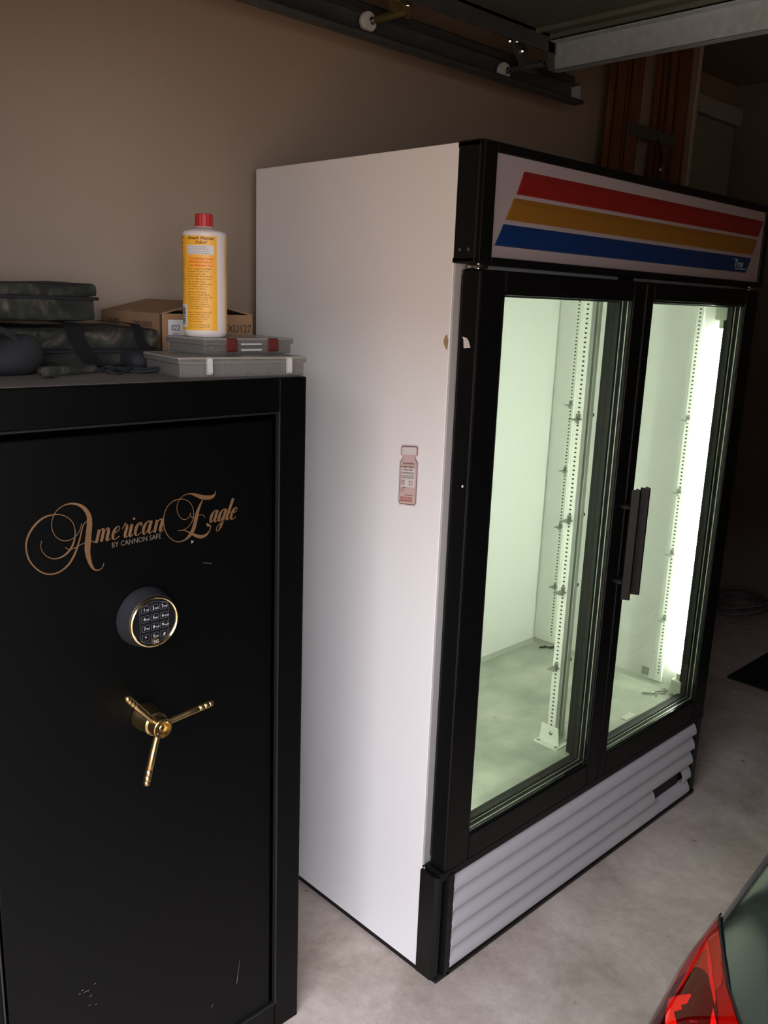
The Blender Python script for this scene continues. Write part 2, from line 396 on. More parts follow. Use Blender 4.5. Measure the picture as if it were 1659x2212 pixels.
# strut: a galvanized hat channel across the end of the top section
sb = B(); bx(sb, (0.955, -2.68, 2.382), (0.958, 0.56, 2.455), 0.001); bx(sb, (0.955, -2.68, 2.382), (0.99, 0.56, 2.385), 0.001)
bx(sb, (0.987, -2.68, 2.385), (0.99, 0.56, 2.468), 0.001); bx(sb, (0.925, -2.68, 2.455), (0.958, 0.56, 2.458), 0.001)
obj('strut', sb, M['steel'], od, label='bright galvanized reinforcing strut')
def roller(x, z, yb, long=0.105):
    w = B(); lathe(w, [(0.008, -0.008), (0.0235, -0.009), (0.026, -0.005), (0.026, 0.005), (0.0235, 0.009), (0.008, 0.008)], (x, 0.695, z), (0, 1, 0), 28)
    obj('roller_wheel', w, M['nylonw'], od, smooth=True)
    s = B(); cyl(s, (x, 0.70, z), (x, 0.70 - long, z), 0.0055, seg=12); lathe(s, [(0.010, 0), (0.010, 0.008), (0.006, 0.010)], (x, 0.684, z), (0, -1, 0), 16)
    obj('roller_stem', s, M['chrome'], od, smooth=True)
roller(0.312, 2.40, 0.58, 0.14); roller(0.893, 2.388, 0.58, 0.16); roller(-0.25, 2.41, 0.58, 0.14)
# hinge plate at the second roller (yellow zinc)
hb = B(); prism(hb, [(0.275, 2.398), (0.345, 2.392), (0.352, 2.47), (0.262, 2.47)], 'Y', 0.568, 0.573); cyl(hb, (0.312, 0.545, 2.40), (0.312, 0.66, 2.40), 0.0105, seg=16)
bx(hb, (0.25, 0.52, 2.46), (0.37, 0.60, 2.466), 0.001)
obj('hinge_plate', hb, M['brassy'], od, label='yellow zinc roller hinge')
hn = B()
for x, z in ((0.285, 2.45), (0.335, 2.45), (0.335, 2.42), (0.42, 2.462), (0.30, 2.43)): lathe(hn, [(0.008, 0), (0.008, 0.005), (0.004, 0.010)], (x, 0.570, z), (0, -1, 0), 8)
obj('bolt', hn, M['chrome'], od, kind='stuff')
# top fixture: slanted bracket that carries the last roller
tb = B(); prism(tb, [(0.80, 2.462), (0.86, 2.462), (0.955, 2.376), (0.872, 2.372)], 'Y', 0.604, 0.609)
prism(tb, [(0.80, 2.462), (0.83, 2.470), (0.96, 2.470), (0.955, 2.462)], 'Y', 0.56, 0.609)
prism(tb, [(0.925, 2.376), (0.955, 2.376), (0.945, 2.455), (0.915, 2.455)], 'Y', 0.545, 0.549)
cyl(tb, (0.893, 0.54, 2.388), (0.893, 0.66, 2.388), 0.0095, seg=14)
obj('top_bracket', tb, M['track'], od)
bn = B()
for x, z in ((0.835, 2.447), (0.80, 2.440), (0.862, 2.425)): lathe(bn, [(0.008, 0), (0.008, 0.005), (0.004, 0.010)], (x, 0.604, z), (0, -1, 0), 8)
obj('bolt', bn, M['chrome'], od, kind='stuff')

# horizontal track
tr = thing('door_track', 'dark steel roller track running along the wall above the cooler', 'door track', (0.0, 0.71, 2.39))
tk = B()
zl, zu = 2.358, 2.424
prism(tk, [(0.672, zl + 0.012), (0.668, zl + 0.006), (0.672, zl), (0.712, zl), (0.716, zl + 0.004), (0.716, zu - 0.004), (0.712, zu), (0.690, zu), (0.690, zu - 0.002), (0.711, zu - 0.002), (0.7135, zu - 0.006), (0.7135, zl + 0.006), (0.710, zl + 0.003), (0.675, zl + 0.003), (0.672, zl + 0.006), (0.675, zl + 0.011)], 'X', -1.2, 1.305)
obj('channel', tk, M['track'], tr)
an = B(); bx(an, (-1.2, 0.717, zu - 0.006), (1.31, 0.720, zu + 0.030), 0.0008); bx(an, (-1.2, 0.717, zu + 0.027), (1.31, 0.745, zu + 0.030), 0.0008)
obj('back_angle', an, M['track'], tr)
hg = B(); bx(hg, (1.235, 0.722, zu - 0.01), (1.262, 0.726, ZC), 0.0008)
obj('hanger_strap', hg, M['track'], tr)
hb2 = B(); bx(hb2, (1.285, 0.676, zl + 0.012), (1.290, 0.712, zu - 0.01), 0.001)
obj('end_stop', hb2, M['steel'], tr)

# ================================================================ COOLER
W, D, H = 1.373, 0.768, 1.997
fg = thing('display_cooler', 'tall white two-door glass display cooler with red, amber and blue striped sign', 'display cooler', (0.6865, 0.4, 0))
obj('side_panel', bx(B(), (0, 0.065, 0.016), (0.004, D, H), 0.0015), M['white'], fg)
obj('side_panel', bx(B(), (W - 0.004, 0.065, 0.016), (W, D, H), 0.0015), M['white'], fg)
obj('back_panel', bx(B(), (0.004, D - 0.006, 0.02), (W - 0.004, D, H - 0.002)), M['white'], fg)
obj('top_panel', bx(B(), (0.004, 0.065, H - 0.012), (W - 0.004, D - 0.006, H), 0.002), M['white'], fg)
obj('base_rail', bx(B(), (0.002, 0.068, 0.0), (W - 0.002, D - 0.002, 0.018), 0.002), M['black'], fg)
# front flange of the cabinet, white, its shade put into the grey tone, seen in the gap beside the doors
fl = B(); ring_frame(fl, 0.004, W - 0.004, 0.31, 1.76, 0.056, 0.056, 0.07, 0.04, 0.063, 0.075, 0.002)
obj('front_flange', fl, M['flange'], fg)
# machine compartment front (behind the grille) and header backing
obj('machine_bulkhead', bx(B(), (0.006, 0.03, 0.018), (W - 0.006, 0.045, 0.31)), M['black'], fg)
# interior
ix0, ix1, iy0, iy1, iz0, iz1 = 0.06, 1.31, 0.075, 0.70, 0.38, 1.72
li = B()
bx(li, (ix0 - 0.02, iy0, iz0 - 0.02), (ix0, iy1 + 0.02, iz1 + 0.02)); bx(li, (ix1, iy0, iz0 - 0.02), (ix1 + 0.02, iy1 + 0.02, iz1 + 0.02))
bx(li, (ix0, iy1, iz0 - 0.02), (ix1, iy1 + 0.02, iz1 + 0.02)); bx(li, (ix0, iy0, iz1), (ix1, iy1, iz1 + 0.02))
obj('liner', li, M['liner'], fg)
lf = B(); bx(lf, (ix0, iy0, iz0 - 0.02), (ix1, iy1, iz0)); 
obj('liner_floor', lf, M['linfloor'], fg, label='stained grey metal floor of the cooler')
lc = B(); prism(lc, [(iy1 - 0.012, iz0), (iy1, iz0), (iy1, iz0 + 0.014)], 'X', ix0, ix1); prism(lc, [(ix1 - 0.012, iz0), (ix1, iz0), (ix1, iz0 + 0.014)], 'Y', iy0, iy1)
obj('floor_cove', lc, mat('cove_sealant', (0.34, 0.36, 0.30), 0.5), fg)
# centre mullion of the cabinet
ml = B(); bx(ml, (0.640, 0.062, 0.385), (0.722, 0.088, 1.76), 0.004); bx(ml, (0.662, 0.088, 0.38), (0.704, 0.100, 1.72), 0.003)
obj('mullion', ml, M['mull'], fg, label='dark grey centre post behind the doors')
# shelf standards with slots
def standard(name, faces_x, face, y0, y1, zb, zt, d=0.012):
    s = B()
    if face == '-X':  # perforated face looks toward -X
        bx(s, (faces_x, y0, zb), (faces_x + d, y1, zt), 0.0012)
    o = obj(name, s, M['pil'], fg)
    h = B(); yc = (y0 + y1) / 2; z = zb + 0.03
    while z < zt - 0.01:
        x = faces_x - 0.0004
        vs = [h.verts.new((x, yc + 0.0042 * math.cos(t), z + 0.0026 * math.sin(t))) for t in [k * math.pi / 4 for k in range(8)]]
        h.faces.new(vs); z += 0.0127
    q = obj('slots', h, M['hole'], o, kind='stuff'); return o
standard('shelf_standard', 0.655, '-X', 0.140, 0.168, 0.40, 1.72, 0.020)
standard('shelf_standard', 1.300, '-X', 0.142, 0.166, 0.40, 1.71, 0.010)
standard('shelf_standard', 1.300, '-X', 0.602, 0.626, 0.40, 1.71, 0.010)
cp = B(); bx(cp, (0.675, 0.150, 0.40), (0.690, 0.158, 1.72)); bx(cp, (0.690, 0.140, 0.40), (0.706, 0.168, 1.72), 0.001)
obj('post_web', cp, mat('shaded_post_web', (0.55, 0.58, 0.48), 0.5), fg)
ft = B(); prism(ft, [(0.118, 0.384), (0.190, 0.384), (0.186, 0.440), (0.126, 0.440)], 'X', 0.650, 0.654); bx(ft, (0.630, 0.112, 0.380), (0.712, 0.196, 0.385), 0.001)
prism(ft, [(0.118, 0.384), (0.190, 0.384), (0.186, 0.425), (0.176, 0.415), (0.150, 0.43), (0.126, 0.43)], 'X', 0.706, 0.709)
obj('post_foot', ft, M['pil'], fg)
fs = B()
for p, ax in (((0.650, 0.150, 0.418), (-1, 0, 0)), ((0.640, 0.122, 0.385), (0, 0, 1)), ((0.640, 0.186, 0.385), (0, 0, 1)), ((0.703, 0.122, 0.385), (0, 0, 1))):
    lathe(fs, [(0.006, 0), (0.006, 0.002), (0.003, 0.004)], p, ax, 12)
obj('screw', fs, M['clip'], fg, kind='stuff')
def shelf_clip(x, y, z, s=1.0):
    c = B()
    bx(c, (x - 0.030 * s, y - 0.012, z - 0.001), (x, y + 0.012, z + 0.0015), 0.0006)
    prism(c, [(x - 0.002, z + 0.001), (x, z + 0.001), (x, z + 0.016), (x - 0.004, z + 0.012)], 'Y', y - 0.006, y + 0.006)
    prism(c, [(x - 0.020, z - 0.001), (x, z - 0.001), (x, z - 0.014)], 'Y', y - 0.003, y + 0.003)
    obj('shelf_clip', c, M['clip'], fg)
for z in (1.375, 1.084, 0.868, 0.630):
    shelf_clip(0.655, 0.154, z, 1.1); shelf_clip(1.300, 0.154, z - 0.045 if z > 1.3 else z, 0.9); shelf_clip(1.300, 0.614, z - 0.045 if z > 1.3 else z, 0.9)
    c = B(); prism(c, [(0.706, z), (0.728, z + 0.004), (0.728, z + 0.012), (0.706, z + 0.006)], 'Y', 0.150, 0.160); obj('shelf_clip', c, M['hole'], fg)
# fluorescent tubes with sockets in the front corners
for lx in (1.287, 0.082):
    t = B(); cyl(t, (lx, 0.066, 0.462), (lx, 0.066, 1.632), 0.0127, seg=24)
    obj('lamp_tube', t, M['tube'], fg, smooth=True, label='glowing fluorescent tube')
    for za, zb2, zc, zd in ((0.385, 0.440, 0.438, 0.464), (1.655, 1.70, 1.630, 1.658)):
        s = B(); bx(s, (lx - 0.020, 0.050, za), (lx + 0.019, 0.090, zb2), 0.004); cyl(s, (lx, 0.066, zc), (lx, 0.066, zd), 0.0135, seg=20)
        obj('lamp_socket', s, M['sock'], fg)
ds = B(); bx(ds, (1.3075, 0.196, 0.402), (1.3095, 0.222, 0.432)); obj('data_plate', ds, M['clip'], fg, label='small grey label on the inner wall')

# doors
def glass_door(x0, x1, gl, gr, zb, zt, gzb, gzt, handle_x, hz0, hz1, lbl):
    d = obj('door', ring_frame(B(), x0, x1, zb, zt, gl - x0, x1 - gr, gzb - zb, zt - gzt, 0.0, 0.052, 0.005), M['blackm'], fg, label=lbl)
    # inner stepped lip of the frame
    obj('glazing_bead', ring_frame(B(), gl - 0.004, gr + 0.004, gzb - 0.004, gzt + 0.004, 0.008, 0.008, 0.008, 0.008, 0.004, 0.012, 0.001), mat('glossy_black_bead', (0.004, 0.004, 0.004), 0.12) if 'glossy_black_bead' not in bpy.data.materials else bpy.data.materials['glossy_black_bead'], d)
    obj('spacer', ring_frame(B(), gl, gr, gzb, gzt, 0.0045, 0.0045, 0.0045, 0.0045, 0.0135, 0.0165), M['spacer'], d, label='thin bright spacer between the panes')
    obj('spacer', ring_frame(B(), gl, gr, gzb, gzt, 0.003, 0.003, 0.003, 0.003, 0.030, 0.033), M['spacer'], d, label='thin bright spacer between the panes')
    obj('magnetic_seal', ring_frame(B(), x0 + 0.012, x1 - 0.012, zb + 0.012, zt - 0.012, 0.014, 0.014, 0.014, 0.014, 0.050, 0.0628), M['mull'], d)
    obj('gasket', ring_frame(B(), gl - 0.002, gr + 0.002, gzb - 0.002, gzt + 0.002, 0.012, 0.012, 0.010, 0.010, 0.034, 0.060, 0.002), M['mull'], d)
    g = B(); quad(g, (gl, 0.012, gzb), (gr, 0.012, gzb), (gr, 0.012, gzt), (gl, 0.012, gzt)); obj('glass_pane', g, M['glass'], d)
    g = B(); quad(g, (gl, 0.028, gzb), (gr, 0.028, gzb), (gr, 0.028, gzt), (gl, 0.028, gzt)); obj('glass_pane', g, M['glass'], d)
    hb = B(); hx = handle_x
    prism(hb, [(hx - 0.013, -0.032), (hx - 0.003, -0.050), (hx + 0.003, -0.050), (hx + 0.013, -0.036), (hx + 0.011, -0.030), (hx + 0.000, -0.043), (hx - 0.010, -0.027)], 'Z', hz0, hz1)
    for z in (hz0 + 0.045, hz1 - 0.052): bx(hb, (hx - 0.008, -0.040, z - 0.005), (hx + 0.008, 0.002, z + 0.005), 0.001)
    obj('handle', hb, M['black'], d)
    return d
dl = glass_door(0.014, 0.684, 0.100, 0.628, 0.318, 1.748, 0.388, 1.702, 0.672, 0.895, 1.206, 'left glass door in a black frame')
dr = glass_door(0.690, 1.361, 0.728, 1.280, 0.318, 1.748, 0.388, 1.702, 0.722, 0.900, 1.206, 'right glass door in a black frame')
tp = B(); prism(tp, [(0.016, 1.586), (0.034, 1.584), (0.036, 1.602), (0.040, 1.608), (0.028, 1.606), (0.022, 1.600)], 'X', 0.0125, 0.0138)
obj('tape_residue', tp, M['paper'], dl, label='torn pale sticker scrap on the door edge')
sp = B(); lathe(sp, [(0.003, 0), (0.003, 0.0006)], (0.014, 0.016, 1.285), (-1, 0, 0), 8); obj('chip_mark', sp, M['paper'], dl)
# hinges
for xa, xb in ((0.022, 0.052), (1.322, 1.350)):
    h = B(); bx(h, (xa, 0.012, 1.750), (xb, 0.045, 1.757), 0.001); cyl(h, (xa + 0.006, 0.020, 1.744), (xa + 0.006, 0.020, 1.762), 0.006, seg=14)
    obj('top_hinge', h, M['chrome'], fg, smooth=True)
    h = B(); lathe(h, [(0.024, 0), (0.024, 0.004), (0.012, 0.006)], (xa + 0.010, 0.028, 0.311), (0, 0, 1), 20); obj('bottom_hinge', h, M['black'], fg)

obj('hinge_bracket', bx(B(), (0.004, 0.006, 0.3025), (0.046, 0.064, 0.3065), 0.001), M['flange'], fg)

# header box with the striped sign
hd = B(); bx(hd, (-0.002, 0.006, 1.760), (0.010, 0.065, 1.998), 0.003); bx(hd, (W - 0.010, 0.006, 1.760), (W + 0.002, 0.065, 1.998), 0.003)
bx(hd, (-0.002, 0.006, 1.985), (W + 0.002, 0.067, 1.999), 0.003); bx(hd, (-0.002, 0.006, 1.759), (W + 0.002, 0.067, 1.770), 0.002)
bx(hd, (0.004, 0.030, 1.765), (W - 0.004, 0.064, 1.99))
hdo = obj('header_box', hd, M['black'], fg)
obj('sign_frame', ring_frame(B(), 0.004, W - 0.002, 1.760, 1.998, 0.040, 0.030, 0.013, 0.020, -0.002, 0.010, 0.002), M['blackm'], hdo)
sn = B(); bx(sn, (0.040, 0.004, 1.770), (1.345, 0.008, 1.981), 0.001); sgn = obj('sign_panel', sn, M['sign'], hdo, label='unlit pale translucent sign panel')
def stripe(z0, z1, xl0, xl1, xr0, xr1, m, lab):
    s = B(); y0 = 0.004
    P = [(xl0, z0), (xr0, z0), (xr1, z1), (xl1, z1)]
    A = [s.verts.new((x, y0, z)) for x, z in P]
    zm = z1 - 0.012; f = (zm - z0) / (z1 - z0)
    Bq = [s.verts.new((x, 0.0015, z)) for x, z in [(xl0 + 0.002, z0 + 0.002), (xr0 - 0.002, z0 + 0.002), (xr0 + (xr1 - xr0) * f - 0.001, zm), (xl0 + (xl1 - xl0) * f + 0.001, zm)]]
    for k in range(4): s.faces.new((A[k], A[(k + 1) % 4], Bq[(k + 1) % 4], Bq[k]))
    s.faces.new(Bq); s.faces.new(A[::-1])
    obj('sign_stripe', s, m, fg, label=lab)
stripe(1.905, 1.953, 0.120, 0.141, 1.308, 1.332, M['red'], 'red stripe')
stripe(1.851, 1.897, 0.087, 0.113, 1.283, 1.306, M['yellow'], 'amber stripe')
stripe(1.797, 1.842, 0.057, 0.083, 1.252, 1.280, M['blue'], 'blue stripe')
tx = B(); text_bm(tx, 'True', 0.030, (1.165, 0.0008, 1.812), (1, 0, 0), (0, 0, 1), shear=0.35, extrude=0.0002); bx(tx, (1.175, 0.0006, 1.806), (1.245, 0.0010, 1.8085))
bx(tx, (1.160, 0.0006, 1.832), (1.185, 0.0010, 1.8335))
obj('sign_lettering', tx, M['printw'], fg)
hs = B()
for y in (0.048, 0.024): lathe(hs, [(0.004, 0), (0.004, 0.001), (0.002, 0.002)], (-0.002, y, 1.786), (-1, 0, 0), 10)
obj('rivet', hs, mat('grey_rivet', (0.05, 0.05, 0.05), 0.4), fg, kind='stuff')

# lower black posts and the louvred grille
kp = B()
prism(kp, [(-0.003, 0.066), (-0.003, 0.018), (0.004, 0.008), (0.016, 0.008), (0.018, 0.020), (0.030, 0.020), (0.032, 0.000), (0.052, 0.000), (0.052, 0.040), (0.004, 0.066)], 'Z', 0.006, 0.302)
obj('corner_post', kp, M['black'], fg)
kp = B(); prism(kp, [(W + 0.003, 0.066), (W + 0.003, 0.018), (W - 0.004, 0.008), (W - 0.045, 0.004), (W - 0.045, 0.040), (W - 0.004, 0.066)], 'Z', 0.006, 0.302)
obj('corner_post', kp, M['black'], fg)
lp = B(); bx(lp, (0.004, 0.002, 0.293), (W - 0.004, 0.06, 0.318), 0.003); obj('upper_rail', lp, M['blackm'], fg)
lp = B(); bx(lp, (0.040, 0.000, 0.002), (W - 0.008, 0.03, 0.016), 0.003); obj('lower_rail', lp, M['black'], fg)
for xa in (0.004, W - 0.05): obj('foot_pad', bx(B(), (xa, 0.002, 0.0), (xa + 0.046, 0.06, 0.008), 0.002), M['rubber'], fg)
top_z, pitch = 0.294, 0.0555
def louver_poly(zt):
    # (y, z) section of a thin curved blade leaning outward toward its lower lip
    pts = [(0.020, zt), (0.012, zt - 0.004), (0.004, zt - 0.014), (-0.001, zt - 0.026), (-0.004, zt - 0.038), (-0.003, zt - 0.045), (0.003, zt - 0.0505), (0.012, zt - 0.054), (0.020, zt - 0.0555)]
    return pts + [(y + 0.0022, z) for y, z in pts[::-1]]
for k in range(5):
    zt = top_z - k * pitch
    g = B()
    segs = [(0.052, 1.318)] if k != 3 else [(0.052, 1.070), (1.262, 1.318)]
    for a, b in segs: prism(g, louver_poly(zt), 'X', a, b)
    obj('louver', g, M['grille'], fg, smooth=True)
nh = B(); bx(nh, (1.070, 0.018, 0.072), (1.262, 0.026, 0.128)); obj('nameplate_recess', nh, mat('dark_brown_recess', (0.022, 0.016, 0.014), 0.7), fg, label='dark empty nameplate slot in the grille')

# bottle-shaped sticker on the side panel (one thing stuck to the cooler: a part)
SX = -0.0006
def spt(u, v):   # u 0..1 across (front side = 1), v 0..1 up, with the sticker's slight tilt
    y = 0.197 - u * 0.055 + v * 0.0; z = 1.214 + v * 0.137 + (0.006 * u)
    return (SX, y, z)
out_ = [(0.08, 0.0), (0.92, 0.0), (1.0, 0.05), (1.0, 0.72), (0.86, 0.80), (0.86, 0.83), (0.97, 0.84), (0.97, 0.97), (0.90, 1.0), (0.12, 1.0), (0.04, 0.97), (0.04, 0.84), (0.14, 0.83), (0.14, 0.80), (0.0, 0.72), (0.0, 0.05)]
def spoly(bm, pts, x):
    f = bm.faces.new([bm.verts.new((x, *spt(u, v)[1:])) for u, v in pts]); return f
def grow(pts, s): return [(0.5 + (u - 0.5) * (1 + s * 2.2), 0.5 + (v - 0.5) * (1 + s)) for u, v in pts]
s0 = B(); spoly(s0, grow(out_, 0.06), -0.0003); st = obj('bottle_sticker', s0, M['stickw'], fg, label='vial-shaped pink and white sticker')
s1 = B(); spoly(s1, grow(out_, 0.012), -0.0006); obj('sticker_outline', s1, M['stickr'], st)
s2 = B(); spoly(s2, grow(out_, -0.015), -0.0009); obj('sticker_face', s2, M['stick'], st)
s3 = B(); spoly(s3, [(0.10, 0.30), (0.90, 0.30), (0.90, 0.62), (0.10, 0.62)], -0.0012); obj('sticker_white', s3, M['stickw'], st); s3 = B(); spoly(s3, [(0.10, 0.855), (0.90, 0.855), (0.90, 0.975), (0.10, 0.975)], -0.0012); obj('sticker_white', s3, M['stickw'], st)
s4 = B()
def stext(bm, s, size, u, v): 
    p = spt(u, v); text_bm(bm, s, size, (-0.0018, p[1], p[2]), (0, -1, 0.11), (0, 0, 1), extrude=0.0001)
stext(s4, 'Leucotrin-', 0.0088, 0.18, 0.69); stext(s4, 'no longer requires', 0.0058, 0.05, 0.64); stext(s4, 'refrigeration', 0.0066, 0.16, 0.585)
for i, (u, v) in enumerate([(0.1, 0.545), (0.1, 0.525), (0.1, 0.49), (0.1, 0.47), (0.1, 0.45)]): stext(s4, 'The storage of this product may be', 0.0029, u, v)
for v in (0.41, 0.395, 0.375, 0.355, 0.335): stext(s4, 'store until', 0.0029, 0.1, v); stext(s4, '25 C  77 F', 0.0029, 0.56, v - 0.01)
stext(s4, 'www.information', 0.0036, 0.36, 0.155)
obj('sticker_text', s4, M['stickr'], st)
s5 = B(); stext(s5, 'T', 0.014, 0.22, 0.225); stext(s5, '(', 0.013, 0.12, 0.23); obj('sticker_logo', s5, M['tblue'], st)
s6 = B()
for v in (0.115, 0.10, 0.075, 0.06, 0.045): stext(s6, 'important safety information', 0.0034, 0.1, v)
obj('sticker_small_print', s6, M['tred'], st)
sc = B(); pts = [(0.072, 1.612), (0.078, 1.606), (0.0815, 1.597), (0.079, 1.588), (0.073, 1.580), (0.069, 1.578), (0.067, 1.598)]
sc.faces.new([sc.verts.new((-0.0004, y, z)) for y, z in pts]); obj('stain', sc, M['scuff'], fg, label='small tan scuff near the front edge')

# loose bits inside the cooler
w = B(); lathe(w, [(0.005, 0), (0.0095, 0), (0.0095, 0.002), (0.005, 0.002)], (0.659, 0.370, 0.3805), (0, 0, 1), 24, caps=False)
bmesh.ops.translate(w, verts=w.verts, vec=(0, 0, 0)); tag(obj('plastic_ring', w, M['paper']), 'small white plastic ring lying on the cooler floor', 'ring')
w = B()
for k in range(7):
    p = Vector((1.255 + k * 0.008, 0.635 - k * 0.009 + random.uniform(-.004, .004), 0.384)); q = p + Vector((random.uniform(.01, .02), random.uniform(-.02, -.005), random.uniform(0, .006)))
    tube(w, [p, (p + q) / 2 + Vector((0, 0, .003)), q], [0.003, 0.004, 0.0015], 6)
tag(obj('dry_debris', w, M['debris']), 'dark dry twig-like debris on the cooler floor near its back corner', 'debris', kind='stuff')
w = B(); bx(w, (0.975, 0.080, 0.3805), (1.035, 0.104, 0.3820), 0.0005); tag(obj('paper_scrap', w, M['paper']), 'white paper scrap on the cooler floor behind the right door', 'paper')
w = B(); tube(w, smoothpts([(1.20, 0.155, 0.384), (1.225, 0.125, 0.388), (1.25, 0.13, 0.384), (1.275, 0.105, 0.386), (1.29, 0.12, 0.384)]), 0.0035, 6)
tube(w, smoothpts([(1.215, 0.11, 0.383), (1.24, 0.118, 0.383), (1.262, 0.10, 0.383)]), 0.003, 6)
tag(obj('loose_clip', w, M['clip']), 'crumpled loose shelf clip on the cooler floor below the tube', 'clip')

# ================================================================ SAFE
sx0, sx1, sy, sz = -1.052, -0.315, 0.159, 1.524
sf = thing('gun_safe', 'tall black gun safe with gold script lettering, keypad and brass spoke handle', 'safe', (-0.68, 0.44, 0))
dx0, dx1, dz0, dz1 = -0.978, -0.387, 0.080, 1.452
bd = B(); ring_frame(bd, sx0, sx1, 0.0, sz, dx0 - sx0 - 0.004, sx1 - dx1 - 0.004, dz0 - 0.004, sz - dz1 - 0.004, sy, 0.24, 0.003)
bx(bd, (sx0, 0.238, 0.0), (sx1, 0.72, sz), 0.004)
obj('body', bd, M['safe'], sf)
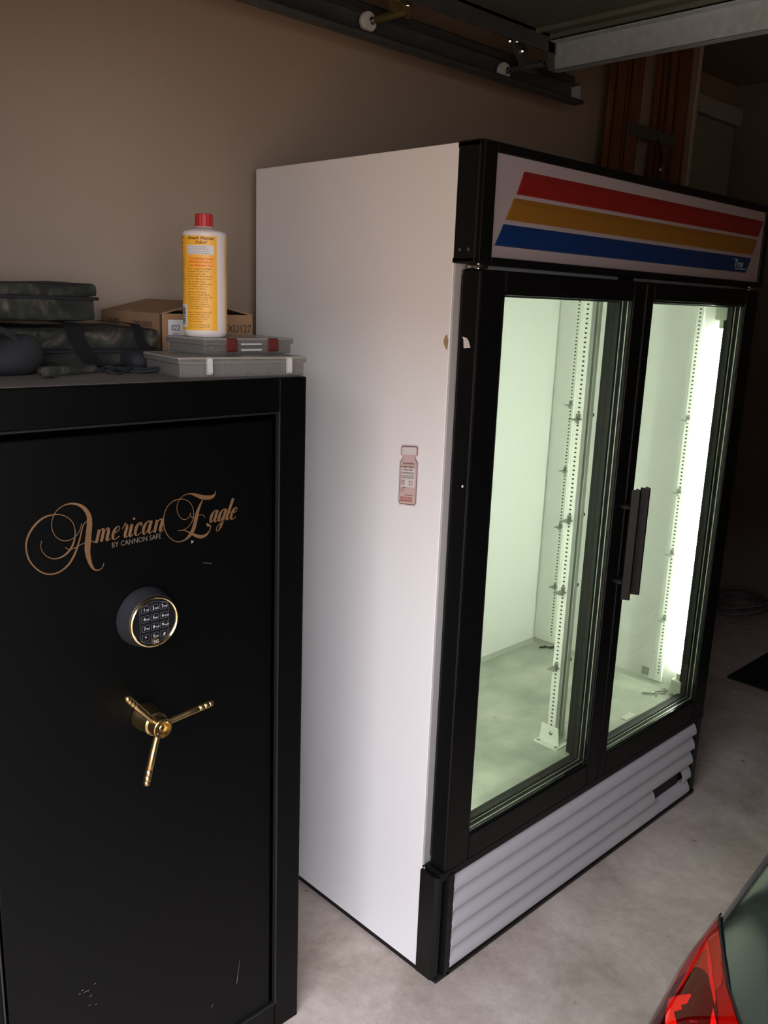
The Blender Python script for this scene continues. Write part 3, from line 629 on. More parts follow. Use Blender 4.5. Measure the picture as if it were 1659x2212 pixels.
# rounded raised lip around the door opening
lipb = B(); ring_frame(lipb, dx0 - 0.006, dx1 + 0.006, dz0 - 0.006, dz1 + 0.006, 0.004, 0.004, 0.004, 0.004, sy - 0.0022, sy + 0.01, 0.0015)
obj('door_lip', lipb, mat('worn_black_edge', (0.012, 0.012, 0.012), 0.35), sf)
dr_ = B(); bx(dr_, (dx0 + 0.003, sy + 0.002, dz0 + 0.003), (dx1 - 0.010, sy + 0.05, dz1 - 0.010), 0.003)
dro = obj('door', dr_, M['safe'], sf)
obj('dust_film', bx(B(), (sx0 + 0.004, sy + 0.012, sz), (sx1 - 0.004, 0.716, sz + 0.0008)), M['dust'], sf, label='dusty top of the safe')
LOGO = [[(-8667,12749,-8656,12746),(-8673,12722,-8662,12718),(-8680,12694,-8668,12690),(-8685,12666,-8673,12663),(-8685,12637,-8674,12636),(-8680,12607,-8668,12609),(-8671,12576,-8659,12580),(-8658,12547,-8647,12552),(-8642,12519,-8632,12526),(-8622,12492,-8613,12501),(-8599,12467,-8590,12477),(-8574,12445,-8566,12456),(-8548,12426,-8541,12439),(-8522,12411,-8517,12426),(-8496,12400,-8493,12416),(-8468,12392,-8467,12410),(-8440,12388,-8441,12408),(-8408,12387,-8412,12409),(-8376,12390,-8382,12414),(-8342,12396,-8352,12421),(-8310,12406,-8323,12432),(-8279,12419,-8295,12446),(-8248,12436,-8267,12464),(-8218,12456,-8241,12484),(-8192,12479,-8217,12506),(-8168,12505,-8196,12529),(-8148,12534,-8176,12555),(-8130,12564,-8158,12583),(-8114,12596,-8143,12612),(-8102,12630,-8129,12643),(-8092,12664,-8118,12674),(-8085,12700,-8108,12708),(-8080,12736,-8102,12741),(-8078,12772,-8097,12775),(-8077,12808,-8095,12810),(-8079,12845,-8096,12845),(-8084,12878,-8099,12878),(-8091,12910,-8105,12908),(-8100,12940,-8114,12937),(-8112,12969,-8124,12964),(-8127,12996,-8138,12989),(-8146,13022,-8156,13013),(-8168,13046,-8177,13037),(-8192,13068,-8201,13058),(-8217,13088,-8224,13077),(-8242,13105,-8249,13093),(-8268,13120,-8274,13107),(-8295,13133,-8300,13118),(-8323,13143,-8327,13128),(-8352,13152,-8355,13134),(-8382,13158,-8384,13139),(-8414,13162,-8413,13141),(-8446,13164,-8444,13141),(-8479,13164,-8476,13140),(-8514,13163,-8509,13136),(-8550,13158,-8542,13130),(-8586,13149,-8574,13120),(-8622,13136,-8607,13106),(-8658,13119,-8641,13089),(-8694,13098,-8674,13068),(-8729,13072,-8706,13043),(-8763,13041,-8738,13014),(-8797,13006,-8771,12981),(-8828,12968,-8802,12945),(-8855,12930,-8829,12910),(-8878,12891,-8851,12874),(-8896,12851,-8869,12836),(-8911,12811,-8884,12798),(-8922,12771,-8896,12761),(-8930,12732,-8903,12725),(-8933,12694,-8907,12690),(-8933,12656,-8907,12654),(-8931,12618,-8905,12617),(-8926,12578,-8901,12579),(-8919,12537,-8894,12540),(-8909,12496,-8884,12501),(-8896,12456,-8872,12464),(-8879,12419,-8857,12429),(-8859,12383,-8838,12395),(-8837,12349,-8817,12363),(-8813,12316,-8795,12331),(-8787,12284,-8770,12300),(-8759,12254,-8743,12271),(-8729,12225,-8715,12244),(-8698,12200,-8686,12220),(-8665,12180,-8656,12201),(-8631,12162,-8624,12184),(-8596,12149,-8592,12171),(-8561,12139,-8559,12162),(-8525,12133,-8526,12157),(-8489,12131,-8493,12156),(-8454,12132,-8459,12158),(-8419,12137,-8427,12163),(-8384,12146,-8396,12173),(-8350,12159,-8364,12186),(-8318,12174,-8334,12201),(-8288,12190,-8306,12218),(-8260,12208,-8280,12236),(-8234,12228,-8257,12255),(-8209,12250,-8234,12276),(-8186,12276,-8213,12300),(-8162,12305,-8191,12328),(-8139,12338,-8169,12360),(-8118,12372,-8148,12393),(-8099,12404,-8130,12424),(-8084,12434,-8114,12452),(-8071,12463,-8101,12479),(-8060,12492,-8089,12507),(-8048,12523,-8076,12537),(-8034,12559,-8061,12572),(-8021,12597,-8046,12609),(-8007,12635,-8032,12647),(-7995,12673,-8019,12683),(-7985,12709,-8008,12718),(-7977,12744,-7999,12752),(-7969,12777,-7989,12785),(-7960,12808,-7979,12816),(-7950,12837,-7968,12845),(-7940,12864,-7958,12873),(-7930,12888,-7946,12898),(-7918,12909,-7932,12920),(-7904,12925,-7916,12937),(-7889,12937,-7898,12950),(-7872,12949,-7881,12961),(-7855,12961,-7864,12973)],[(-7969,12938,-7958,12934),(-7975,12916,-7964,12912),(-7982,12893,-7970,12889),(-7989,12871,-7977,12866),(-7997,12850,-7986,12844),(-8008,12828,-7996,12821),(-8020,12806,-8009,12799),(-8033,12785,-8022,12777),(-8048,12766,-8038,12757),(-8063,12749,-8054,12740),(-8080,12734,-8071,12724),(-8098,12721,-8091,12710),(-8119,12709,-8113,12698),(-8144,12699,-8138,12687),(-8171,12690,-8167,12678),(-8200,12684,-8196,12671),(-8227,12682,-8225,12668),(-8254,12683,-8254,12669),(-8280,12688,-8282,12674),(-8306,12696,-8309,12683),(-8330,12706,-8335,12694),(-8353,12721,-8360,12710),(-8376,12739,-8384,12729),(-8397,12759,-8406,12750),(-8415,12780,-8425,12772),(-8430,12802,-8441,12796),(-8442,12825,-8454,12820),(-8453,12850,-8465,12847),(-8461,12877,-8474,12874),(-8468,12906,-8481,12904),(-8472,12936,-8486,12936),(-8474,12968,-8488,12969),(-8474,12998,-8487,13000),(-8469,13027,-8482,13031),(-8462,13056,-8475,13061),(-8452,13085,-8465,13091),(-8441,13112,-8453,13119),(-8428,13138,-8440,13145),(-8413,13162,-8424,13171),(-8396,13186,-8407,13195),(-8377,13207,-8386,13217),(-8353,13226,-8362,13238),(-8327,13244,-8335,13257),(-8298,13260,-8306,13274),(-8268,13272,-8275,13288),(-8236,13280,-8242,13299),(-8201,13284,-8206,13307),(-8166,13286,-8169,13312),(-8132,13284,-8133,13314),(-8102,13278,-8099,13312),(-8074,13270,-8066,13306),(-8046,13258,-8033,13297),(-8020,13244,-8002,13284),(-7994,13227,-7970,13270),(-7970,13208,-7939,13252),(-7948,13187,-7909,13229),(-7929,13164,-7880,13202),(-7911,13136,-7854,13170),(-7894,13104,-7829,13134),(-7880,13072,-7808,13096),(-7871,13041,-7792,13056),(-7867,13014,-7782,13017),(-7867,12987,-7778,12979),(-7869,12956,-7777,12943),(-7872,12923,-7777,12907),(-7876,12888,-7779,12868),(-7882,12852,-7784,12828),(-7888,12814,-7789,12788),(-7895,12774,-7794,12748),(-7902,12733,-7799,12706),(-7909,12690,-7804,12663),(-7916,12647,-7810,12620),(-7922,12605,-7815,12578),(-7926,12565,-7820,12538),(-7931,12525,-7826,12500),(-7933,12484,-7831,12464),(-7933,12443,-7834,12430),(-7929,12402,-7835,12396),(-7923,12362,-7834,12362),(-7915,12324,-7831,12327),(-7905,12287,-7827,12293),(-7894,12250,-7822,12259),(-7881,12213,-7816,12224),(-7865,12177,-7808,12192),(-7848,12145,-7800,12164),(-7829,12117,-7789,12138),(-7807,12092,-7778,12114),(-7784,12072,-7764,12094),(-7759,12058,-7750,12080),(-7733,12051,-7732,12072),(-7707,12050,-7710,12070),(-7682,12054,-7688,12072),(-7661,12060,-7668,12076),(-7643,12070,-7653,12083),(-7628,12082,-7640,12094),(-7616,12096,-7629,12107),(-7607,12110,-7620,12119),(-7600,12124,-7613,12131),(-7597,12139,-7610,12144),(-7594,12153,-7607,12157),(-7592,12167,-7603,12171)],[(-8274,12562,-8267,12571),(-8261,12549,-8252,12559),(-8247,12536,-8239,12546),(-8232,12523,-8225,12536),(-8212,12514,-8210,12529),(-8188,12511,-8189,12526),(-8161,12511,-8164,12526),(-8133,12514,-8137,12529),(-8107,12519,-8111,12533),(-8082,12526,-8087,12540),(-8057,12536,-8064,12549),(-8033,12546,-8040,12559),(-8010,12554,-8016,12568),(-7988,12561,-7993,12574),(-7966,12566,-7971,12580),(-7944,12570,-7949,12584),(-7922,12575,-7927,12589)],[(-7815,12594,-7809,12608),(-7801,12587,-7795,12602),(-7787,12579,-7780,12595),(-7773,12572,-7766,12588),(-7760,12565,-7753,12582),(-7748,12558,-7741,12575),(-7736,12552,-7729,12570),(-7724,12547,-7717,12564),(-7712,12541,-7706,12558)],[(-5855,12824,-5843,12818),(-5863,12805,-5850,12800),(-5869,12787,-5857,12782),(-5877,12770,-5866,12764),(-5889,12755,-5878,12747),(-5906,12740,-5896,12731),(-5926,12726,-5917,12715),(-5948,12715,-5941,12702),(-5969,12710,-5966,12697),(-5991,12713,-5992,12700),(-6015,12722,-6020,12710),(-6039,12735,-6047,12725),(-6060,12752,-6070,12744),(-6079,12774,-6090,12768),(-6096,12802,-6108,12797),(-6110,12832,-6123,12829),(-6122,12861,-6134,12860),(-6129,12890,-6142,12890),(-6133,12920,-6146,12920),(-6134,12949,-6147,12951),(-6132,12978,-6145,12981),(-6125,13006,-6138,13011),(-6115,13035,-6127,13040),(-6101,13062,-6113,13068),(-6085,13086,-6096,13094),(-6065,13109,-6075,13117),(-6041,13129,-6050,13139),(-6015,13147,-6023,13157),(-5987,13159,-5994,13172),(-5957,13167,-5963,13181),(-5925,13171,-5929,13187),(-5892,13171,-5894,13190),(-5859,13166,-5859,13190),(-5829,13156,-5823,13187),(-5799,13141,-5787,13180),(-5769,13123,-5751,13172),(-5738,13106,-5715,13163),(-5707,13089,-5679,13151),(-5676,13070,-5644,13138),(-5641,13051,-5612,13127),(-5603,13036,-5583,13118),(-5563,13025,-5553,13112),(-5524,13019,-5521,13106),(-5486,13016,-5489,13101),(-5452,13015,-5461,13097),(-5421,13018,-5437,13095),(-5392,13024,-5415,13093),(-5367,13033,-5395,13093),(-5345,13045,-5379,13094),(-5328,13061,-5365,13097),(-5317,13078,-5352,13103),(-5311,13096,-5340,13112),(-5307,13112,-5329,13122),(-5303,13127,-5321,13133),(-5301,13141,-5317,13146),(-5300,13156,-5313,13159),(-5298,13170,-5309,13172)],[(-5602,13030,-5584,13019),(-5618,13011,-5595,12998),(-5633,12993,-5606,12977),(-5648,12974,-5617,12956),(-5664,12952,-5627,12932),(-5680,12927,-5637,12906),(-5697,12901,-5648,12878),(-5713,12873,-5658,12848),(-5728,12842,-5668,12817),(-5743,12808,-5677,12783),(-5756,12771,-5686,12746),(-5768,12734,-5696,12708),(-5780,12699,-5705,12672),(-5790,12664,-5714,12638),(-5798,12630,-5722,12605),(-5807,12599,-5731,12572),(-5815,12570,-5741,12541),(-5825,12544,-5751,12512),(-5835,12520,-5761,12486),(-5845,12498,-5773,12460),(-5856,12478,-5788,12436),(-5869,12457,-5805,12413),(-5883,12436,-5825,12392),(-5897,12417,-5846,12373),(-5913,12398,-5868,12356),(-5929,12381,-5890,12342),(-5944,12364,-5913,12329),(-5961,12350,-5939,12318),(-5983,12337,-5967,12309),(-6011,12326,-5998,12301),(-6043,12317,-6034,12293),(-6076,12311,-6070,12289),(-6108,12311,-6107,12290),(-6139,12316,-6142,12297),(-6171,12326,-6176,12309),(-6202,12340,-6210,12325),(-6232,12359,-6242,12345),(-6261,12381,-6273,12369),(-6290,12409,-6303,12398),(-6316,12439,-6331,12429),(-6339,12470,-6355,12462),(-6358,12502,-6375,12497),(-6375,12537,-6392,12533),(-6388,12573,-6405,12570),(-6399,12609,-6416,12607),(-6406,12645,-6423,12645),(-6410,12682,-6428,12683),(-6412,12718,-6429,12721),(-6411,12755,-6428,12758),(-6408,12791,-6425,12795),(-6402,12826,-6420,12831),(-6395,12861,-6412,12867),(-6384,12894,-6400,12902),(-6370,12927,-6385,12935),(-6353,12958,-6367,12967),(-6333,12988,-6347,12997),(-6311,13013,-6324,13024),(-6286,13036,-6298,13047),(-6259,13055,-6269,13067),(-6230,13071,-6238,13084),(-6200,13084,-6207,13098),(-6169,13092,-6175,13107),(-6137,13097,-6140,13112),(-6104,13099,-6107,13114),(-6073,13098,-6074,13113),(-6044,13096,-6044,13110),(-6016,13092,-6014,13105),(-5988,13085,-5985,13097),(-5962,13074,-5957,13086),(-5937,13061,-5930,13072),(-5911,13044,-5903,13054),(-5888,13025,-5878,13034),(-5868,13005,-5856,13012),(-5850,12982,-5838,12988),(-5835,12957,-5822,12962),(-5823,12930,-5809,12934),(-5813,12903,-5798,12905),(-5806,12874,-5791,12875),(-5801,12844,-5786,12844),(-5798,12814,-5783,12812),(-5799,12784,-5784,12781),(-5801,12755,-5786,12751),(-5806,12726,-5791,12721),(-5814,12698,-5799,12692),(-5825,12670,-5811,12663),(-5841,12642,-5828,12634),(-5862,12613,-5849,12604),(-5885,12587,-5873,12577),(-5909,12565,-5898,12554),(-5935,12549,-5927,12537),(-5964,12537,-5958,12525),(-5994,12528,-5989,12516),(-6023,12521,-6018,12509),(-6049,12517,-6047,12506),(-6076,12516,-6074,12506),(-6102,12517,-6100,12507),(-6128,12517,-6127,12508)],[(-6127,12507,-6128,12518),(-6096,12506,-6097,12517),(-6065,12505,-6066,12517),(-6034,12503,-6035,12515),(-6005,12497,-6003,12510),(-5978,12486,-5972,12500),(-5950,12470,-5942,12486),(-5923,12452,-5913,12471),(-5896,12434,-5883,12456),(-5869,12414,-5851,12441),(-5843,12392,-5820,12425),(-5815,12369,-5790,12411),(-5786,12349,-5760,12398),(-5757,12331,-5731,12385),(-5726,12313,-5702,12373),(-5693,12298,-5677,12364),(-5656,12289,-5654,12359),(-5620,12286,-5629,12355),(-5584,12290,-5602,12353),(-5551,12299,-5575,12353),(-5520,12312,-5550,12357),(-5493,12332,-5526,12367),(-5470,12357,-5500,12383),(-5452,12383,-5476,12401),(-5437,12406,-5458,12420),(-5426,12427,-5446,12437),(-5419,12448,-5437,12455),(-5414,12468,-5435,12472),(-5414,12488,-5437,12484),(-5424,12508,-5446,12488),(-5439,12526,-5460,12489),(-5453,12539,-5480,12493),(-5461,12547,-5501,12503),(-5468,12551,-5514,12518),(-5479,12556,-5519,12532),(-5492,12562,-5521,12546),(-5505,12569,-5524,12558)],[(-5864,12784,-5851,12785),(-5860,12767,-5847,12768),(-5858,12749,-5844,12750),(-5852,12730,-5839,12735),(-5837,12716,-5831,12727),(-5813,12710,-5814,12723),(-5785,12709,-5788,12723),(-5756,12712,-5760,12725),(-5731,12715,-5736,12728),(-5711,12721,-5718,12734),(-5694,12729,-5703,12741),(-5679,12736,-5686,12749),(-5664,12740,-5667,12753),(-5644,12739,-5645,12753),(-5622,12736,-5621,12750),(-5601,12731,-5597,12744),(-5584,12724,-5577,12735),(-5574,12716,-5563,12723),(-5566,12704,-5553,12709),(-5558,12690,-5546,12694),(-5550,12677,-5538,12681)],[(-7680,12783,-7634,12766),(-7691,12747,-7643,12729),(-7702,12711,-7652,12692),(-7712,12675,-7662,12656),(-7722,12639,-7672,12620),(-7731,12603,-7683,12584),(-7740,12566,-7694,12549)],[(-7673,12690,-7685,12699),(-7654,12717,-7666,12726),(-7635,12744,-7646,12753),(-7617,12762,-7628,12774),(-7602,12768,-7613,12787),(-7594,12765,-7594,12794),(-7598,12764,-7572,12786),(-7602,12763,-7559,12766),(-7604,12752,-7556,12742),(-7610,12726,-7558,12710),(-7622,12682,-7570,12662),(-7638,12625,-7587,12605),(-7654,12567,-7604,12547)],[(-7577,12690,-7590,12700),(-7558,12717,-7570,12726),(-7539,12744,-7550,12753),(-7522,12763,-7533,12774),(-7506,12769,-7517,12788),(-7498,12766,-7498,12795),(-7503,12765,-7475,12786),(-7506,12764,-7463,12765),(-7509,12750,-7460,12741),(-7514,12727,-7462,12710),(-7526,12686,-7473,12665),(-7543,12635,-7488,12614),(-7551,12592,-7499,12578),(-7546,12564,-7505,12568),(-7524,12546,-7514,12570),(-7506,12550,-7512,12565),(-7490,12559,-7498,12570),(-7470,12572,-7479,12584),(-7450,12586,-7461,12598)],[(-7396,12654,-7403,12668),(-7367,12665,-7374,12680),(-7337,12676,-7345,12691),(-7312,12690,-7322,12703),(-7292,12707,-7304,12718),(-7277,12727,-7291,12736),(-7270,12746,-7286,12750),(-7273,12765,-7287,12761),(-7285,12782,-7294,12772),(-7304,12790,-7301,12774),(-7327,12786,-7314,12766),(-7354,12775,-7331,12748),(-7380,12757,-7345,12728),(-7401,12732,-7358,12705),(-7418,12702,-7370,12677),(-7430,12672,-7379,12651),(-7437,12641,-7385,12627),(-7438,12610,-7389,12604),(-7432,12583,-7390,12587),(-7418,12561,-7391,12578),(-7396,12549,-7389,12570),(-7372,12550,-7377,12565),(-7346,12561,-7354,12573),(-7315,12579,-7323,12592),(-7284,12597,-7293,12610)],[(-7230,12715,-7243,12725),(-7214,12735,-7226,12745),(-7198,12755,-7210,12765),(-7183,12774,-7197,12783),(-7170,12793,-7190,12803),(-7160,12809,-7186,12823),(-7160,12811,-7175,12840),(-7179,12819,-7151,12819),(-7175,12804,-7155,12804),(-7169,12787,-7156,12794),(-7155,12775,-7149,12795),(-7151,12771,-7128,12792),(-7156,12771,-7112,12764),(-7166,12743,-7118,12724),(-7184,12700,-7133,12679),(-7198,12661,-7145,12640),(-7205,12631,-7153,12613),(-7209,12605,-7160,12592),(-7208,12581,-7164,12580),(-7196,12560,-7167,12575),(-7177,12550,-7168,12569),(-7160,12550,-7165,12565),(-7146,12557,-7155,12568),(-7132,12568,-7143,12580),(-7119,12579,-7130,12591)],[(-7067,12791,-7014,12769),(-7088,12728,-7034,12706),(-7109,12664,-7053,12642),(-7121,12612,-7067,12596),(-7120,12578,-7074,12574),(-7104,12553,-7080,12570),(-7080,12547,-7085,12567),(-7060,12558,-7071,12572),(-7037,12576,-7048,12589),(-7014,12593,-7026,12606)],[(-6993,12848,-7025,12867),(-6987,12852,-7025,12874),(-6981,12855,-7024,12881),(-6977,12860,-7022,12888),(-6975,12866,-7018,12892),(-6974,12874,-7012,12896),(-6973,12880,-7006,12900)],[(-6851,12714,-6896,12741),(-6846,12729,-6885,12752),(-6842,12746,-6874,12762),(-6841,12763,-6869,12767),(-6848,12780,-6868,12773),(-6861,12793,-6869,12780),(-6879,12796,-6874,12781),(-6902,12790,-6888,12771),(-6931,12779,-6906,12752),(-6958,12760,-6921,12731),(-6978,12734,-6932,12708),(-6993,12704,-6942,12680),(-7004,12673,-6950,12653),(-7010,12642,-6956,12628),(-7011,12611,-6960,12604),(-7005,12584,-6962,12587),(-6992,12562,-6962,12577),(-6971,12549,-6962,12569),(-6948,12549,-6954,12565),(-6924,12561,-6932,12573),(-6895,12580,-6905,12592),(-6866,12598,-6877,12611)],[(-6677,12763,-6692,12756),(-6686,12776,-6699,12770),(-6695,12790,-6705,12781),(-6714,12798,-6710,12782),(-6739,12793,-6726,12773),(-6767,12780,-6745,12756),(-6794,12760,-6762,12734),(-6817,12733,-6775,12707),(-6837,12700,-6787,12676),(-6851,12667,-6796,12647),(-6856,12633,-6803,12620),(-6854,12600,-6807,12595),(-6847,12574,-6809,12578),(-6834,12554,-6810,12571),(-6809,12546,-6814,12567),(-6789,12558,-6801,12570),(-6764,12588,-6776,12597),(-6732,12629,-6746,12639),(-6700,12671,-6715,12681)],[(-6691,12799,-6636,12777),(-6710,12742,-6655,12720),(-6730,12685,-6674,12663),(-6743,12638,-6688,12618),(-6748,12609,-6695,12595),(-6745,12589,-6698,12585),(-6739,12574,-6700,12578),(-6730,12560,-6702,12570),(-6713,12548,-6706,12567),(-6695,12550,-6703,12564),(-6677,12561,-6687,12573),(-6656,12577,-6667,12589),(-6634,12594,-6646,12606)],[(-6573,12794,-6522,12776),(-6584,12756,-6532,12737),(-6596,12719,-6541,12699),(-6607,12681,-6551,12661),(-6617,12643,-6562,12623),(-6626,12604,-6573,12585),(-6635,12566,-6585,12548)],[(-6564,12696,-6578,12706),(-6541,12724,-6555,12734),(-6519,12752,-6532,12762),(-6499,12772,-6511,12784),(-6480,12778,-6491,12798),(-6467,12776,-6469,12806),(-6468,12773,-6442,12798),(-6472,12771,-6425,12776),(-6474,12758,-6420,12750),(-6479,12735,-6422,12716),(-6494,12692,-6435,12669),(-6513,12639,-6453,12615),(-6523,12594,-6466,12578),(-6515,12561,-6471,12569),(-6488,12544,-6480,12570),(-6467,12549,-6474,12565),(-6448,12560,-6456,12572),(-6424,12577,-6434,12589),(-6400,12594,-6411,12607)],[(-5278,12761,-5295,12758),(-5284,12774,-5300,12771),(-5291,12789,-5303,12781),(-5309,12798,-5305,12782),(-5332,12792,-5317,12774),(-5359,12780,-5335,12757),(-5385,12761,-5350,12736),(-5408,12735,-5364,12710),(-5429,12704,-5377,12678),(-5444,12672,-5387,12649),(-5451,12639,-5396,12623),(-5452,12607,-5403,12598),(-5448,12582,-5407,12580),(-5438,12562,-5410,12573),(-5413,12551,-5418,12572),(-5394,12563,-5408,12575),(-5370,12592,-5383,12601),(-5339,12632,-5353,12642),(-5307,12673,-5322,12683)],[(-5294,12799,-5238,12775),(-5317,12744,-5259,12719),(-5339,12688,-5281,12663),(-5355,12643,-5298,12620),(-5361,12614,-5307,12597),(-5361,12595,-5312,12586),(-5356,12581,-5315,12579),(-5349,12567,-5318,12571),(-5334,12553,-5324,12570),(-5316,12554,-5324,12568),(-5299,12565,-5310,12576),(-5279,12580,-5291,12592),(-5259,12596,-5272,12608)],[(-5090,12760,-5106,12756),(-5095,12772,-5111,12769),(-5103,12787,-5115,12780),(-5120,12796,-5117,12781),(-5144,12791,-5129,12772),(-5171,12778,-5147,12755),(-5197,12759,-5162,12734),(-5221,12733,-5176,12708),(-5242,12701,-5189,12676),(-5257,12670,-5200,12647),(-5265,12637,-5209,12620),(-5266,12605,-5216,12595),(-5261,12579,-5220,12577),(-5251,12559,-5222,12570),(-5226,12548,-5231,12570),(-5207,12560,-5220,12572),(-5182,12589,-5196,12598),(-5150,12630,-5165,12639),(-5119,12671,-5134,12681)],[(-5104,12797,-5046,12775),(-5126,12736,-5067,12713),(-5148,12674,-5089,12651),(-5168,12617,-5111,12593),(-5186,12564,-5131,12542),(-5202,12517,-5151,12494),(-5217,12476,-5173,12453),(-5232,12440,-5198,12419),(-5246,12409,-5225,12393),(-5260,12390,-5249,12376),(-5275,12384,-5272,12370),(-5288,12387,-5294,12375),(-5293,12393,-5309,12389),(-5294,12406,-5312,12409),(-5289,12426,-5306,12434),(-5276,12449,-5291,12460),(-5250,12475,-5263,12487),(-5215,12503,-5227,12516),(-5180,12529,-5192,12542),(-5150,12550,-5162,12562),(-5122,12568,-5134,12581),(-5093,12586,-5105,12599)],[(-4941,12982,-4883,12957),(-4974,12904,-4916,12879),(-5008,12826,-4950,12801),(-5036,12758,-4979,12733),(-5059,12701,-5002,12676),(-5078,12652,-5021,12630),(-5088,12613,-5034,12595),(-5087,12582,-5044,12574),(-5076,12559,-5050,12566),(-5053,12549,-5057,12564),(-5034,12558,-5044,12569),(-5011,12575,-5023,12587),(-4988,12592,-5002,12604)],[(-4941,12654,-4950,12669),(-4913,12665,-4922,12680),(-4884,12677,-4894,12691),(-4859,12690,-4871,12703),(-4839,12708,-4854,12719),(-4824,12727,-4840,12736),(-4815,12746,-4833,12751),(-4816,12765,-4833,12764),(-4826,12783,-4838,12775),(-4845,12792,-4842,12776),(-4869,12788,-4853,12768),(-4897,12777,-4869,12750),(-4924,12759,-4883,12730),(-4946,12734,-4896,12706),(-4965,12704,-4910,12677),(-4980,12674,-4921,12650),(-4988,12643,-4930,12624),(-4991,12612,-4936,12600),(-4988,12585,-4939,12583),(-4976,12562,-4941,12573),(-4954,12547,-4944,12567),(-4929,12547,-4936,12562),(-4904,12558,-4913,12570),(-4873,12576,-4884,12589),(-4842,12594,-4854,12608)]]
lg = B(); lv = 0
for row in LOGO:
    pv = None; lv += 1
    for (a, b, c, d) in row:
        yy = sy + 0.0016 - 0.000012 * lv
        cur = (lg.verts.new((a / 1e4, yy, b / 1e4)), lg.verts.new((c / 1e4, yy, d / 1e4)))
        if pv:
            try: lg.faces.new((pv[0], pv[1], cur[1], cur[0]))
            except ValueError: pass
        pv = cur
obj('script_lettering', lg, M['gold'], dro, label='gold script reading American Eagle')
lt = B(); text_bm(lt, 'BY CANNON SAFE', 0.0135, (-0.7445, sy + 0.0012, 1.2415), (1, 0, 0.02), (0, 0, 1), extrude=0.0001, squeeze=0.86)
obj('small_lettering', lt, M['gold2'], dro)
tri = B(); tri.faces.new([tri.verts.new((x, sy + 0.001, z)) for x, z in ((-0.5855, 1.222), (-0.5795, 1.226), (-0.5855, 1.229))]); obj('bright_chip', tri, M['scratch'], dro)
sr = B()
def scr(a, b, w=0.0012):
    a, b = Vector((a[0], sy + 0.0012, a[1])), Vector((b[0], sy + 0.0012, b[1])); d = (b - a).normalized(); n = Vector((-d.z, 0, d.x)) * w / 2
    sr.faces.new([sr.verts.new(p) for p in (a - n * .3, a + n * .3, b + n, b - n)])
scr((-0.4796, 0.2477), (-0.4884, 0.1898)); scr((-0.5491, 0.1755), (-0.5546, 0.1683)); scr((-0.8412, 0.3849), (-0.8359, 0.3845)); scr((-0.8279, 0.3423), (-0.8242, 0.3441)); scr((-0.8147, 0.3362), (-0.8117, 0.3384)); scr((-0.8468, 0.3802), (-0.8426, 0.3797)); scr((-0.8363, 0.3779), (-0.8255, 0.3774)); scr((-0.8245, 0.3606), (-0.8207, 0.3644)); scr((-0.8162, 0.3840), (-0.8108, 0.3847)); scr((-0.5628, 1.1808), (-0.5413, 1.1759), 0.0007)
obj('scratches', sr, M['scratch'], dro, kind='stuff')
# keypad lock
kc = Vector((-0.686, sy, 1.102))
kb = B(); lathe(kb, [(0.056, 0.0), (0.056, -0.004), (0.0535, -0.012), (0.0505, -0.027), (0.0490, -0.033)], kc, (0, 1, 0), 56)
kp_ = obj('keypad_lock', kb, M['dial'], sf, smooth=True, label='round keypad lock in a brass ring')
rb = B()
for i in range(64):
    pass
lathe(rb, [(0.0425, -0.0335), (0.0432, -0.0365), (0.0450, -0.0378), (0.0472, -0.0368), (0.0482, -0.0335), (0.0472, -0.0305)], kc, (0, 1, 0), 64, caps=False)
obj('brass_ring', rb, M['brassp'], kp_, smooth=True)
fb = B(); lathe(fb, [(0.043, -0.0325), (0.043, -0.0345)], kc, (0, 1, 0), 56); obj('keypad_face', fb, M['lcd'], kp_)
def arc_outline(bm, pts, w, y):
    n = len(pts)
    for i in range(n):
        a, b = Vector((pts[i][0], y, pts[i][1])), Vector((pts[(i + 1) % n][0], y, pts[(i + 1) % n][1]))
        d = (b - a)
        if d.length < 1e-6: continue
        d.normalize(); q = Vector((-d.z, 0, d.x)) * w / 2
        bm.faces.new([bm.verts.new(p) for p in (a - q, a + q, b + q, b - q)])
keys = ['1', '2', '3', '4', '5', '6', '7', '8', '9', '*', '0', '#']; subs = ['QZ', 'ABC', 'DEF', 'GHI', 'JKL', 'MNO', 'PRS', 'TUV', 'WXY', '', 'OP', '']
fy = sy - 0.0347
for i, k in enumerate(keys):
    r, c = divmod(i, 3)
    x = kc.x + (c - 1) * 0.0182; z = kc.z + 0.0268 - r * 0.0178
    kb2 = B(); bx(kb2, (x - 0.0072, fy - 0.0010, z - 0.0062), (x + 0.0072, fy + 0.001, z + 0.0062), 0.001)
    ko = obj('key', kb2, M['lcd'], kp_)
    ol = B(); pts = []
    for cx, cz, a0 in ((x + 0.005, z + 0.004, 0), (x - 0.005, z + 0.004, 90), (x - 0.005, z - 0.004, 180), (x + 0.005, z - 0.004, 270)):
        for a in (0, 30, 60, 90): pts.append((cx + 0.0022 * math.cos(math.radians(a0 + a)), cz + 0.0022 * math.sin(math.radians(a0 + a))))
    arc_outline(ol, pts, 0.0006, fy - 0.0012); obj('key_outline', ol, M['keyl'], ko)
    kt = B(); text_bm(kt, k, 0.0088, (x - (0.004 if subs[i] else 0.002), fy - 0.0013, z - 0.003), (1, 0, 0), (0, 0, 1), extrude=0.0001)
    if subs[i]: text_bm(kt, subs[i], 0.0042, (x + 0.0012, fy - 0.0013, z - 0.003), (1, 0, 0), (0, 0, 1), extrude=0.0001)
    obj('key_print', kt, M['keyt'], ko)
ol = B(); pts = [(kc.x + 0.0285 * sx_, kc.z + zz) for sx_, zz in ((1, 0.026), (0.9, 0.033), (0, 0.0385), (-0.9, 0.033), (-1, 0.026), (-1, -0.030), (-0.7, -0.037), (0, -0.040), (0.7, -0.037), (1, -0.030))]
